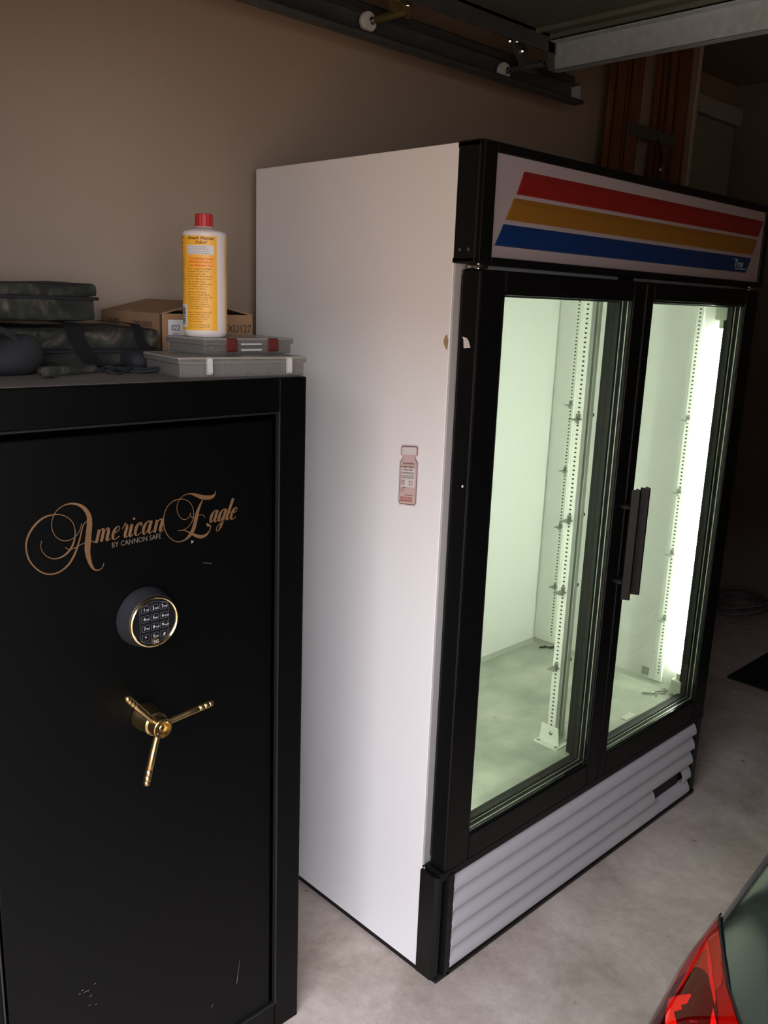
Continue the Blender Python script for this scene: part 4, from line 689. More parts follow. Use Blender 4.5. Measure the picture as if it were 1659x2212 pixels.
arc_outline(ol, pts, 0.0006, fy - 0.0002); obj('face_outline', ol, M['keyl'], kp_)
em = B(); lathe(em, [(0.0085, 0), (0.0085, -0.0015), (0.006, -0.002)], (kc.x + 0.002, fy, kc.z - 0.0375), (0, 1, 0), 8); emo = obj('lock_badge', em, M['brass'], kp_)
et = B(); text_bm(et, 'SG', 0.0085, (kc.x - 0.0035, fy - 0.0023, kc.z - 0.0405), (1, 0, 0), (0, 0, 1), extrude=0.0001); obj('badge_print', et, M['keyt'], emo)
# spoke handle
hc = Vector((-0.694, sy, 0.908))
hbm = B(); lathe(hbm, [(0.026, 0.0), (0.026, -0.012), (0.0235, -0.016), (0.0230, -0.044), (0.0225, -0.046), (0.0190, -0.048), (0.0188, -0.070), (0.0175, -0.0715), (0.0150, -0.0715), (0.0148, -0.0700), (0.0145, -0.058), (0.0001, -0.058)], hc, (0, 1, 0), 36)
hbo = obj('spoke_handle', hbm, M['brass'], sf, smooth=True, label='brass three-spoke handle')
for ang in (130, 10, -110):
    a = math.radians(ang); d = Vector((math.cos(a), 0, math.sin(a)))
    p0 = hc + Vector((0, -0.057, 0)) + d * 0.012
    pr = B(); base = hc + Vector((0, -0.057, 0)); pts = []; rr = []
    L = 0.108
    for t, r in ((0.012, 0.0060), (0.03, 0.0062), (0.055, 0.0066), (0.078, 0.0069), (0.0795, 0.0060), (0.081, 0.0069), (0.0885, 0.0069), (0.090, 0.0060), (0.0915, 0.0069), (0.0985, 0.0068), (0.100, 0.0058), (0.1015, 0.0066), (0.1055, 0.0060), (0.108, 0.0036), (0.1088, 0.0008)):
        pts.append(base + d * t + Vector((0, -0.012 * (t / L) ** 1.5, 0))); rr.append(r)
    tube(pr, pts, rr, 16); obj('spoke', pr, M['brass'], hbo, smooth=True)
cs = B(); lathe(cs, [(0.006, -0.062), (0.006, -0.066), (0.0045, -0.067)], hc, (0, 1, 0), 6); obj('hub_screw', cs, M['brass'], hbo)

# ================================================================ THINGS ON THE SAFE
ST = sz + 0.0008
def organizer(name, label, loc, rz, w, d, h, cols, rows, latch_m, latch_x, latch_w, group='divided plastic boxes on the safe'):
    t = thing(name, label, 'plastic box', loc, rz, group)
    b = B(); th = 0.0018
    bx(b, (0.004, 0.004, 0), (w - 0.004, d - 0.004, 0.002))
    for lo, hi in (((0.004, 0.004, 0.001), (w - 0.004, 0.004 + th, h - 0.008)), ((0.004, d - 0.004 - th, 0.001), (w - 0.004, d - 0.004, h - 0.008)), ((0.004, 0.004, 0.001), (0.004 + th, d - 0.004, h - 0.008)), ((w - 0.004 - th, 0.004, 0.001), (w - 0.004, d - 0.004, h - 0.008))):
        bx(b, lo, hi, 0.0006)
    obj('tray', b, M['tray'], t, local=True)
    for i in range(1, cols):
        x = 0.004 + (w - 0.008) * i / cols; q = B(); bx(q, (x - 0.0006, 0.006, 0.002), (x + 0.0006, d - 0.006, h - 0.010)); obj('divider', q, M['rim'], t, local=True)
    for i in range(1, rows):
        y = 0.004 + (d - 0.008) * i / rows; q = B(); bx(q, (0.006, y - 0.0006, 0.002), (w - 0.006, y + 0.0006, h - 0.010)); obj('divider', q, M['tray'], t, local=True)
    l = B(); bx(l, (0.0, 0.0, h - 0.002), (w, d, h), 0.0006)
    for lo, hi in (((0, 0, h - 0.012), (w, 0.002, h - 0.001)), ((0, d - 0.002, h - 0.012), (w, d, h - 0.001)), ((0, 0, h - 0.012), (0.002, d, h - 0.001)), ((w - 0.002, 0, h - 0.012), (w, d, h - 0.001))):
        bx(l, lo, hi, 0.0006)
    lo = obj('lid', l, M['tray'], t, local=True)
    rr = B(); ring = ((0, -0.0005, h - 0.0035, w, 0.0012), (0, d - 0.001, h - 0.0035, w, d))
    bx(rr, (0, -0.0006, h - 0.0032), (w, 0.0016, h + 0.0004), 0.0004); bx(rr, (0, d - 0.0016, h - 0.0032), (w, d, h + 0.0004), 0.0004); bx(rr, (-0.0006, 0, h - 0.0032), (0.0016, d, h + 0.0004), 0.0004); bx(rr, (w - 0.0016, 0, h - 0.0032), (w + 0.0004, d, h + 0.0004), 0.0004)
    q_ = obj('lid_rim', rr, M['rim'], lo, local=True)
    for x in latch_x:
        q = B()
        prism(q, [(-0.005, h - 0.002), (-0.001, h + 0.0005), (0.001, h - 0.002), (0.001, 0.006), (-0.003, 0.005), (-0.006, 0.009)], 'X', x, x + latch_w)
        obj('latch', q, latch_m, t, local=True)
    return t
th_ = math.radians(-7.7)
lowo = organizer('divided_box', 'lower milky divided plastic box at the front corner of the safe top', (-0.576, 0.208, ST), th_, 0.272, 0.170, 0.037, 6, 3, M['latchw'], (0.055, 0.226), 0.010)
uppo = organizer('divided_box', 'upper divided plastic box with dark red latches under the bottle', (-0.487, 0.262, ST + 0.037), math.radians(2), 0.224, 0.135, 0.031, 3, 2, M['latch'], (0.052, 0.156), 0.024)
hk = B(); bx(hk, (0.088, -0.004, 0.006), (0.138, 0.001, 0.011), 0.001); bx(hk, (0.088, -0.004, 0.018), (0.138, 0.001, 0.022), 0.001); obj('carry_grip', hk, M['latchw'], uppo, local=True)
bits = B()
for k in range(9):
    x, y = random.uniform(0.012, 0.07), random.uniform(0.012, 0.05); r = random.uniform(0.003, 0.006)
    tube(bits, [(x, y, 0.006), (x + random.uniform(-.01, .01), y + random.uniform(-.01, .01), 0.010)], r, 6)
obj('small_contents', bits, mat('mixed_tackle', (0.25, 0.18, 0.09), 0.5, var=0.6, vscale=90), uppo, local=True, kind='stuff')

# bottle: oval section
bz = ST + 0.0685; bc = Vector((-0.437, 0.335, 0))
bt = thing('squeeze_bottle', 'white bottle with yellow label and red cap standing on the plastic boxes', 'bottle', (bc.x, bc.y, bz))
bt.rotation_euler = (0, 0, math.radians(-42))
RX, RY = 0.0435, 0.034
def oval(bm, prof, seg=48, caps=True, a0=0.0, a1=2 * math.pi, off=0.0):
    full = abs(a1 - a0 - 2 * math.pi) < 1e-6; rings = []
    for s, z in prof:
        rings.append([bm.verts.new((math.cos(a0 + (a1 - a0) * k / seg) * (RX * s + off), math.sin(a0 + (a1 - a0) * k / seg) * (RY * s + off), z)) for k in range(seg + (0 if full else 1))])
    for A, Bq in zip(rings, rings[1:]):
        n = len(A)
        for k in range(n if full else n - 1): bm.faces.new((A[k], A[(k + 1) % n], Bq[(k + 1) % n], Bq[k]))
    if caps and full: bm.faces.new(rings[0][::-1]); bm.faces.new(rings[-1])
    return rings
bb = B(); oval(bb, [(0.86, 0), (0.95, 0.003), (1.0, 0.010), (1.0, 0.030), (1.0, 0.100), (0.985, 0.130), (0.985, 0.150), (1.0, 0.175), (1.0, 0.197), (0.985, 0.2005), (0.93, 0.203), (0.60, 0.208), (0.40, 0.2105), (0.36, 0.214), (0.34, 0.222)])
obj('bottle_body', bb, M['bottle'], bt, local=True, smooth=True)
cb = B(); n = 36; rings = []
for z, r in ((0.212, 0.0165), (0.213, 0.0172), (0.234, 0.0170), (0.2355, 0.0158)):
    rings.append([cb.verts.new(((r + (0.0004 if k % 2 else -0.0002)) * math.cos(2 * math.pi * k / n), (r + (0.0004 if k % 2 else -0.0002)) * math.sin(2 * math.pi * k / n), z)) for k in range(n)])
for A, Bq in zip(rings, rings[1:]):
    for k in range(n): cb.faces.new((A[k], A[(k + 1) % n], Bq[(k + 1) % n], Bq[k]))
cb.faces.new(rings[0][::-1]); cb.faces.new(rings[-1]); obj('cap', cb, M['cap'], bt, local=True)
# label wraps most of the body; gap faces the cooler side
A0, A1 = math.radians(-172), math.radians(-62)
lb = B(); oval(lb, [(1.0, 0.013), (1.0, 0.100), (0.985, 0.130), (0.985, 0.150), (1.0, 0.175), (1.0, 0.193)], seg=48, a0=math.radians(-235), a1=math.radians(-50), off=0.0004, caps=False); lbo = obj('label', lb, M['label'], bt, local=True, smooth=True, label='yellow printed label')
lb2 = B(); oval(lb2, [(1.0, 0.013), (1.0, 0.100), (0.985, 0.130), (0.985, 0.150), (1.0, 0.175), (1.0, 0.193)], seg=20, a0=math.radians(-17), a1=math.radians(60), off=0.0004, caps=False); obj('label', lb2, M['label'], bt, local=True, smooth=True, label='yellow printed label')
def wrap_text(bm, s, size, ang, z, shear=0.0, squeeze=1.0, bold=0.0, off=0.0009):
    """text outlines bent around the oval body; ang is where the line starts"""
    cu = bpy.data.curves.new('txt', 'FONT'); cu.body = s; cu.size = size; cu.shear = shear; cu.resolution_u = 1; cu.offset = bold
    o = bpy.data.objects.new('txt', cu); COL.objects.link(o)
    me = bpy.data.meshes.new_from_object(o.evaluated_get(bpy.context.evaluated_depsgraph_get()))
    vs = []
    for v in me.vertices:
        a = ang + v.co.x * squeeze / 0.0385
        vs.append(bm.verts.new((math.cos(a) * (RX + off), math.sin(a) * (RY + off), z + v.co.y)))
    for p in me.polygons:
        try: bm.faces.new([vs[i] for i in p.vertices])
        except ValueError: pass
    bpy.data.objects.remove(o); bpy.data.curves.remove(cu); bpy.data.meshes.remove(me)
a_main = math.radians(-131)
Zp = lambda y: (727 - y) / 267 * 0.2355
tx = B(); wrap_text(tx, 'Smash Human', 0.0082, a_main + 0.05, Zp(516), 0.3, bold=0.00022); wrap_text(tx, 'Odor!', 0.0082, a_main + 0.40, Zp(525), 0.3, bold=0.00022)
obj('label_heading', tx, M['labeltx'], bt, local=True)
wp = B(); oval(wp, [(1.0, Zp(548)), (1.0, Zp(528))], seg=14, a0=a_main - 0.02, a1=a_main + 1.28, off=0.0007, caps=False); obj('label_white_box', wp, M['paper'], bt, local=True, smooth=True)
wq = B(); oval(wq, [(1.0, Zp(706)), (1.0, Zp(655))], seg=8, a0=a_main - 0.62, a1=a_main - 0.08, off=0.0007, caps=False); obj('barcode_patch', wq, M['paper'], bt, local=True, smooth=True)
br = B()
z = Zp(700); random.seed(9)
while z < Zp(661):
    h = random.choice((0.0005, 0.0009, 0.0014)); a = [(a_main - 0.50), (a_main - 0.17)]
    vs = [br.verts.new((math.cos(t) * (RX + 0.0011), math.sin(t) * (RY + 0.0011), zz)) for t, zz in ((a[0], z), ((a[0] + a[1]) / 2, z), (a[1], z), (a[1], z + h), ((a[0] + a[1]) / 2, z + h), (a[0], z + h))]
    br.faces.new(vs[0:2] + vs[4:6]); br.faces.new(vs[1:5]); z += h + random.choice((0.0006, 0.0011))
obj('barcode', br, M['printk'], bt, local=True)
tx = B()
for y, s in zip((533, 537.5, 542, 546.5), ['Super Charged Scent Killer', 'tests to be over 99% effective', 'against odor causing bacteria', 'testing at Midwest Laboratory']): wrap_text(tx, s, 0.0038, a_main + 0.02, Zp(y), squeeze=0.86)
body = [(580, 'Super Charged Scent Killer'), (585.5, 'an advanced scent odor'), (591, 'control system. Use'), (596, 'Prepared and deodorize all'), (602, 'It is 99% effective for these'), (607.5, 'after hunting clothes'), (612.5, 'sealing bag so masked with'), (618, 'the hunting clothes. Do'), (623, 'storing in dry places'), (630, 'Remove and hanging'), (635.5, 'garments to apply lightly'), (641, 'spraying clothes. Carry dry'), (646, 'moisten before storing.'), (651, 'Clothes can be stored'), (656, 'items before sealing use'), (661, 'for field when not in use'), (666, 'air dry outdoors.'), (674, 'Super Charged Scent Killer'), (679, 'contains surfactants and'), (684, 'plant extracts with your'), (689, 'skin. If contact occurs'), (694, 'flush with water.'), (701, 'For use on clothing only'), (706, 'Keep out of reach of all')]
for y, s in body: wrap_text(tx, s, 0.0042, a_main + 0.03, Zp(y), squeeze=0.95)
side = [(513, 'arget'), (525, 'ller'), (534, 'scent'), (543, 'clo'), (550, 'and'), (559, 'has use'), (566, 'daily on'), (573, 'product'), (582, 'wash'), (588, 'low'), (593, 'for dry'), (598, 'rinse'), (604, 'warnings'), (620, 'cold'), (626, 'water is'), (633, 'only')]
for y, s in side: wrap_text(tx, s, 0.0072 if y < 530 else 0.0044, a_main - 0.55, Zp(y), squeeze=0.95)
obj('label_text', tx, M['labeltx'], bt, local=True)
tx = B()
for y, s, q in ((559, 'Your Hunting Clothes', 0.13), (566, 'Effectively become a', 0.13), (573.5, 'Scent Elimination Tool', 0.08)): wrap_text(tx, s, 0.0066, a_main + q, Zp(y), squeeze=0.72, bold=0.00012)
obj('label_slogan', tx, M['labelr'], bt, local=True)

# carton with raised flaps
cx0, cx1, cy0, cy1, cz0, cz1 = -0.440, -0.196, 0.505, 0.775, ST, 1.633
ct = thing('cardboard_carton', 'open brown cardboard carton printed XU127 behind the bottle', 'box', ((cx0 + cx1) / 2, (cy0 + cy1) / 2, ST))
k_ = B(); w_ = 0.004
bx(k_, (cx0, cy0, cz0), (cx1, cy1, cz0 + w_)); bx(k_, (cx0, cy0, cz0), (cx1, cy0 + w_, cz1), 0.001); bx(k_, (cx0, cy1 - w_, cz0), (cx1, cy1, cz1), 0.001)
bx(k_, (cx0, cy0, cz0), (cx0 + w_, cy1, cz1), 0.001); bx(k_, (cx1 - w_, cy0, cz0), (cx1, cy1, cz1), 0.001)
obj('carton_body', k_, M['kraft'], ct)
def flap(P, t=0.003):
    f = B(); vs = [Vector(p) for p in P]; n = (vs[1] - vs[0]).cross(vs[2] - vs[0]).normalized() * t
    A = [f.verts.new(p) for p in vs]; Bq = [f.verts.new(p + n) for p in vs]
    for i in range(len(vs)): f.faces.new((A[i], A[(i + 1) % len(vs)], Bq[(i + 1) % len(vs)], Bq[i]))
    f.faces.new(A[::-1]); f.faces.new(Bq); obj('flap', f, M['kraft'], ct)
flap([(cx0, cy0, cz1), (cx0, cy1, cz1), (cx0 + 0.115, cy1 - 0.01, cz1 + 0.028), (cx0 + 0.115, cy0 + 0.01, cz1 + 0.028)])
flap([(cx1, cy1, cz1), (cx1, cy0, cz1), (cx1 - 0.115, cy0 + 0.01, cz1 + 0.026), (cx1 - 0.115, cy1 - 0.01, cz1 + 0.026)])
flap([(cx0 + 0.006, cy1, cz1), (cx1 - 0.006, cy1, cz1), (cx1 - 0.006, cy1 - 0.12, cz1 + 0.004), (cx0 + 0.006, cy1 - 0.12, cz1 + 0.004)])
cl = B(); bx(cl, (cx0 + 0.018, cy0 - 0.0006, cz1 - 0.090), (cx0 + 0.105, cy0, cz1 - 0.013)); clo = obj('shipping_label', cl, M['paper'], ct, label='white printed shipping label')
ctx = B(); text_bm(ctx, '022', 0.0175, (cx0 + 0.025, cy0 - 0.0010, cz1 - 0.036), (1, 0, 0), (0, 0, 1), extrude=0.0001, squeeze=0.85); text_bm(ctx, 'TULSA', 0.0095, (cx0 + 0.062, cy0 - 0.0010, cz1 - 0.034), (1, 0, 0), (0, 0, 1), extrude=0.0001, squeeze=0.8)
text_bm(ctx, 'station', 0.006, (cx0 + 0.028, cy0 - 0.0010, cz1 - 0.044), (1, 0, 0), (0, 0, 1), extrude=0.0001)
for i in range(9): bx(ctx, (cx0 + 0.064 + i * 0.0036, cy0 - 0.0012, cz1 - 0.085), (cx0 + 0.066 + i * 0.0036, cy0 - 0.0008, cz1 - 0.050))
obj('label_print', ctx, M['printk'], clo)
ctx = B(); text_bm(ctx, 'XU127', 0.025, (cx1 - 0.073, cy0 - 0.0006, cz1 - 0.040), (1, 0, 0), (0, 0, 1), extrude=0.0001, squeeze=0.9); text_bm(ctx, 'B', 0.019, (cx1 - 0.026, cy0 - 0.0006, cz1 - 0.062), (1, 0, 0), (0, 0, 1), extrude=0.0001)
text_bm(ctx, 'DIMENSIONS', 0.016, (cx0 - 0.0006, cy0 + 0.120, cz1 - 0.030), (0, -1, 0), (0, 0, 1), extrude=0.0001, squeeze=0.9)
text_bm(ctx, 'WHITE', 0.018, (cx0 - 0.0006, cy0 + 0.240, cz1 - 0.030), (0, -1, 0), (0, 0, 1), extrude=0.0001)
obj('carton_print', ctx, M['kraftp'], ct)

# camouflage cases
def case(name, label, lo, hi, seam_z, seed, group='camouflage soft cases on the safe'):
    c = Vector(((lo[0] + hi[0]) / 2, (lo[1] + hi[1]) / 2, lo[2]))
    t = thing(name, label, 'soft case', c, 0, group)
    obj('case_bottom', softbox(B(), lo, (hi[0] - 0.006, hi[1], seam_z + 0.006), 0.011, 12, 0.004, 11, seed), M['camo'], t, smooth=True)
    obj('case_lid', softbox(B(), (lo[0] - 0.003, lo[1] - 0.004, seam_z), (hi[0], hi[1], hi[2]), 0.012, 12, 0.005, 9, seed + 3, sag=0.006), M['camo'], t, smooth=True)
    zp = B(); pts = [(lo[0] - .001, lo[1] - .005, seam_z), (hi[0] - .010, lo[1] - .004, seam_z - 0.001), (hi[0] + .001, lo[1] + .006, seam_z - 0.001), (hi[0] + .001, hi[1] - .03, seam_z)]
    tube(zp, pts, 0.0032, 6); obj('zip_piping', zp, M['strap'], t)
    return t
c1 = case('camo_case', 'lower camouflage case with black straps lying on the safe', (-1.03, 0.47, ST), (-0.462, 0.80, 1.604), 1.558, 1.0)
c2 = case('camo_case', 'upper camouflage case resting on the lower strapped one', (-1.04, 0.50, 1.6135), (-0.582, 0.80, 1.692), 1.660, 7.0)
for x, w_, off in ((-0.655, 0.035, 0.0), (-0.520, 0.022, 0.0)):
    s = B(); P = smoothpts([(x + 0.01, 0.66, 1.612), (x, 0.50, 1.612), (x, 0.463, 1.606), (x + 0.004, 0.458, 1.58), (x + 0.016, 0.452, 1.556), (x + 0.035 * (1 if x < -0.6 else -0.6), 0.448, 1.530)], 5); pv = None
    for p in P:
        a, b = s.verts.new(p + Vector((-w_ / 2, 0, 0))), s.verts.new(p + Vector((w_ / 2, 0, 0)))
        if pv: s.faces.new((pv[0], pv[1], b, a))
        pv = (a, b)
    bmesh.ops.solidify(s, geom=s.faces[:], thickness=0.002)
    obj('strap', s, M['strap'], c1, smooth=True)
# black pouch at the left and a dark pad at the right of the cases
t = thing('nylon_pouch', 'slumped black nylon pouch at the left end of the safe top', 'pouch', (-0.92, 0.40, ST))
obj('pouch_body', softbox(B(), (-1.03, 0.335, ST), (-0.765, 0.455, 1.600), 0.04, 12, 0.012, 12, 20.0, sag=0.02), M['nylon'], t, smooth=True)
s = B(); P = smoothpts([(-0.98, 0.35, 1.590), (-0.90, 0.34, 1.612), (-0.83, 0.345, 1.600), (-0.79, 0.36, 1.560), (-0.775, 0.37, 1.535)], 6); tube(s, P, 0.006, 8); obj('carry_strap', s, M['strap'], t, smooth=True)
t = thing('black_pouch', 'flat black pouch between the camouflage case and the divided boxes', 'pouch', (-0.52, 0.43, ST))
obj('pouch_body', softbox(B(), (-0.565, 0.395, ST), (-0.42, 0.462, 1.560), 0.016, 10, 0.004, 14, 30.0), M['nylon'], t, smooth=True)
# folded knife-like tool with bright edge, in front of the pouch
t = thing('folding_knife', 'folding knife with camouflage grip and bright blade lying on the safe', 'knife', (-0.74, 0.30, ST), math.radians(18))
g = B(); pts = []; 
prism(g, [(-0.070, -0.010), (-0.050, -0.016), (0.0, -0.013), (0.055, -0.010), (0.060, 0.004), (0.020, 0.012), (-0.035, 0.014), (-0.066, 0.008)], 'Z', 0.006, 0.020); bmesh.ops.bevel(g, geom=g.edges[:], offset=0.003, segments=2, affect='EDGES')
obj('grip', g, M['camo'], t, local=True, smooth=True)
g = B(); prism(g, [(-0.035, -0.014), (0.070, -0.016), (0.098, -0.008), (0.070, 0.004), (-0.035, 0.002)], 'Z', 0.0, 0.005); obj('blade', g, M['chrome'], t, local=True, label='bright steel blade')
t = thing('tangled_cord', 'thin dark cord tangled on the dusty safe top', 'cord', (-0.62, 0.31, ST))
g = B(); P = []
for k in range(26):
    a = k * 0.75; P.append((-0.62 + 0.045 * math.cos(a) + 0.004 * k - 0.05, 0.335 + 0.030 * math.sin(a * 1.3), ST + 0.003 + 0.004 * (1 + math.sin(a * 2.1))))
tube(g, smoothpts(P, 4), 0.0022, 6); obj('cord_loops', g, M['nylon'], t, smooth=True)
t = thing('clear_packet', 'crumpled clear plastic packet lying left of the divided boxes', 'packet', (-0.60, 0.37, ST), math.radians(-10))
g = B(); q = bmesh.new(); bmesh.ops.create_grid(q, x_segments=12, y_segments=8, size=0.5)
for v in q.verts: v.co = Vector((v.co.x * 0.085, v.co.y * 0.05, 0.006 + 0.005 * noise.noise(Vector((v.co.x * 6, v.co.y * 6, 2)))))
join(g, q); obj('packet_film', g, pane_mat('packet_plastic', (0.9, 0.9, 0.9), 0.25, 0.2, 0.15, (0.5, 0.48, 0.45)), t, local=True, smooth=True)

# ================================================================ LADDER, MAT, CABLE
ld = thing('step_ladder', 'tall orange-brown folded step ladder leaning on the wall past the cooler', 'ladder', (1.85, 0.78, 0))
def rail(xb, xt, y0, y1, w):
    r = B(); prism_pts = None
    # channel section rail
    A = []
    for (x, z) in ((xb, 0.01), (xt, 2.82)):
        pass
    n = 4
    P = [(xb - w / 2, 0.01), (xb + w / 2, 0.01), (xt + w / 2, 2.82), (xt - w / 2, 2.82)]
    prism(r, P, 'Y', y0, y0 + 0.004); 
    prism(r, [(P[0][0], P[0][1]), (P[0][0] + 0.004, P[0][1]), (P[3][0] + 0.004, P[3][1]), (P[3][0], P[3][1])], 'Y', y0, y1)
    prism(r, [(P[1][0] - 0.004, P[1][1]), (P[1][0], P[1][1]), (P[2][0], P[2][1]), (P[2][0] - 0.004, P[2][1])], 'Y', y0, y1)
    obj('side_rail', r, M['wood'], ld)
rail(1.575, 1.640, 0.735, 0.765, 0.075); rail(1.680, 1.745, 0.735, 0.765, 0.085); rail(1.735, 1.770, 0.790, 0.820, 0.05)
rail(2.115, 2.085, 0.735, 0.765, 0.105); rail(2.050, 2.035, 0.790, 0.820, 0.05)
for k in range(8):
    z = 0.30 + k * 0.2955; s = B(); bx(s, (1.70, 0.738, z), (2.07, 0.815, z + 0.005)); bx(s, (1.70, 0.732, z - 0.040), (2.07, 0.738, z + 0.005), 0.002)
    for q in range(5): bx(s, (1.71, 0.742 + q * 0.014, z + 0.005), (2.06, 0.746 + q * 0.014, z + 0.008))
    obj('tread', s, M['alum'], ld)
s = B(); tube(s, smoothpts([(1.92, 0.73, 2.34), (1.95, 0.725, 2.29), (1.955, 0.724, 2.24)], 6), 0.004, 6); obj('hanging_lanyard', s, M['strap'], ld)
s = B(); lathe(s, [(0.006, 0), (0.007, 0.006), (0.003, 0.012)], (1.955, 0.724, 2.225), (0, 0, 1), 10); obj('lanyard_tip', s, M['paper'], ld)
mt = B(); bx(mt, (2.443, -0.75, 0.0), (3.35, 0.382, 0.012), 0.003)
tag(obj('rubber_mat', mt, M['rubber']), 'black rubber mat on the dark floor beyond the cooler', 'mat')
for j, (x, y, r) in enumerate(((3.45, 0.78, 0.16),)):
    g = B(); P = []
    for k in range(60):
        a = k * 0.42; rr = r * (1 + 0.25 * math.sin(a * 0.37 + j)); P.append((x + rr * math.cos(a) * 1.0, y + rr * 0.8 * math.sin(a), 0.012 + 0.020 * (1 + math.sin(a * 1.7)) + 0.0006 * k))
    P += [(x - 0.05, y - 0.30, 0.02), (x + 0.10, y - 0.50, 0.02), (x + 0.12, y - 0.7, 0.02)]
    tube(g, smoothpts(P, 4), 0.011, 7)
    tag(obj('coiled_cable', g, M['cable'], smooth=True), 'loosely coiled grey cable on the floor by the back wall', 'cable')

# ================================================================ CAR
CYC = -1.585
def lerp(t, K):
    if t <= K[0][0]: return K[0][1]
    for (a, p), (b, q) in zip(K, K[1:]):
        if t <= b:
            s = (t - a) / (b - a); return p + (q - p) * s
    return K[-1][1]
HW = [(-1.02, .40), (-1.0, .52), (-0.97, .60), (-0.92, .665), (-0.85, .715), (-0.75, .758), (-0.6, .798), (-0.4, .835), (-0.1, .866), (0.3, .882), (0.9, .888), (2.3, .885), (2.8, .86), (3.1, .78), (3.22, .62), (3.27, .40)]
ZT = [(-1.02, .86), (-1.0, .90), (-0.95, .945), (-0.85, .985), (-0.6, 1.005), (-0.1, 1.0), (0.3, .985), (1.5, .96), (2.3, .93), (2.8, .86), (3.1, .76), (3.27, .62)]
ZB = [(-1.02, .50), (-1.0, .38), (-0.95, .30), (-0.8, .24), (3.0, .22), (3.2, .28), (3.27, .42)]
SEC = [(0.0, 0.10), (0.03, 0.03), (0.10, 0.008), (0.30, 0.0), (0.45, 0.004), (0.58, 0.012), (0.66, 0.022), (0.72, 0.034), (0.78, 0.052), (0.83, 0.075), (0.875, 0.110), (0.915, 0.160), (0.945, 0.225), (0.967, 0.30), (0.983, 0.42), (0.993, 0.60), (1.0, 0.888)]
def csurf(X, s, off=0.0, side=1):
    """s: 0 (sill) .. 1 (centre of the deck); returns a body point, optionally pushed outward"""
    def P(X, s):
        hw, zt, zb = lerp(X, HW), lerp(X, ZT), lerp(X, ZB)
        f = s * (len(SEC) - 1); i = min(int(f), len(SEC) - 2); t = f - i
        a, b = SEC[i], SEC[i + 1]; h = a[0] + (b[0] - a[0]) * t; ins = a[1] + (b[1] - a[1]) * t
        return Vector((X, CYC + side * hw * (1 - ins / 0.888), zb + (zt - zb) * h))
    p = P(X, s)
    if off:
        e = 0.01; du = P(X + e, s) - P(X - e, s); dv = P(X, min(1, s + e)) - P(X, max(0, s - e)); n = du.cross(dv).normalized()
        if n.y * side < 0 and n.z < 0 or (n.z < -0.0 and abs(n.y) < 0.3): n = -n
        if n.dot(Vector((0, side, 0.6))) < 0: n = -n
        p += n * off
    return p
car = thing('parked_car', 'glossy dark green car with red tail lamp parked beside the cooler', 'car', (1.1, CYC, 0))
XS = [-1.02, -1.01, -1.0, -0.985, -0.97, -0.945, -0.92, -0.885, -0.85, -0.8, -0.75, -0.67, -0.6, -0.5, -0.4, -0.25, -0.1, 0.1, 0.3, 0.6, 0.9, 1.4, 1.9, 2.3, 2.55, 2.8, 2.95, 3.1, 3.17, 3.22, 3.25, 3.27]
cb_ = B(); rows = []; NS = 33
SS = [k / (NS - 1) for k in range(NS)]
for X in XS:
    L = [csurf(X, s) for s in SS]; Rr = [csurf(X, s, side=-1) for s in SS[::-1]][1:]
    rows.append([cb_.verts.new(p) for p in L + Rr])
for A, Bq in zip(rows, rows[1:]):
    n = len(A)
    for k in range(n - 1): cb_.faces.new((A[k], A[k + 1], Bq[k + 1], Bq[k]))
    cb_.faces.new((A[-1], A[0], Bq[0], Bq[-1]))
cb_.faces.new(rows[0][::-1]); cb_.faces.new(rows[-1])
obj('car_body', cb_, M['car'], car, smooth=True)
# cabin
GX = [(0.12, 0.60, 0.99), (0.30, 0.70, 1.10), (0.62, 0.66, 1.33), (0.85, 0.62, 1.41), (1.3, 0.62, 1.43), (1.75, 0.62, 1.40), (2.1, 0.66, 1.20), (2.45, 0.70, 0.93)]
gb = B(); rows = []
for X, hw, zt in GX:
    rows.append([gb.verts.new((X, CYC + y * hw, z)) for y, z in ((-1.12, 0.95), (-1.0, 0.95 + (zt - 0.95) * 0.75), (-0.85, zt - 0.012), (-0.5, zt), (0, zt + 0.004), (0.5, zt), (0.85, zt - 0.012), (1.0, 0.95 + (zt - 0.95) * 0.75), (1.12, 0.95))])
for A, Bq in zip(rows, rows[1:]):
    for k in range(8): gb.faces.new((A[k], A[k + 1], Bq[k + 1], Bq[k]))
gb.faces.new(rows[0]); gb.faces.new(rows[-1][::-1])
for f in gb.faces:
    c = f.calc_center_median(); f.material_index = 1 if (c.z < 1.36) else 0
obj('cabin', gb, [M['car'], M['cglass']], car, smooth=True)
for X, y in ((-0.28, CYC + 0.70), (-0.28, CYC - 0.70), (2.35, CYC + 0.70), (2.35, CYC - 0.70)):
    sgn_ = 1 if y > CYC else -1
    g = B(); lathe(g, [(0.20, -0.10), (0.30, -0.10), (0.318, -0.08), (0.320, 0.06), (0.31, 0.095), (0.28, 0.105), (0.20, 0.095)], (X, y, 0.320), (0, sgn_, 0), 40, caps=True)
    wo = obj('wheel', g, M['tyre'], car, smooth=True)
    g = B(); lathe(g, [(0.205, 0.097), (0.19, 0.085), (0.05, 0.09), (0.03, 0.10)], (X, y, 0.320), (0, sgn_, 0), 20); obj('rim', g, M['steel'], wo)
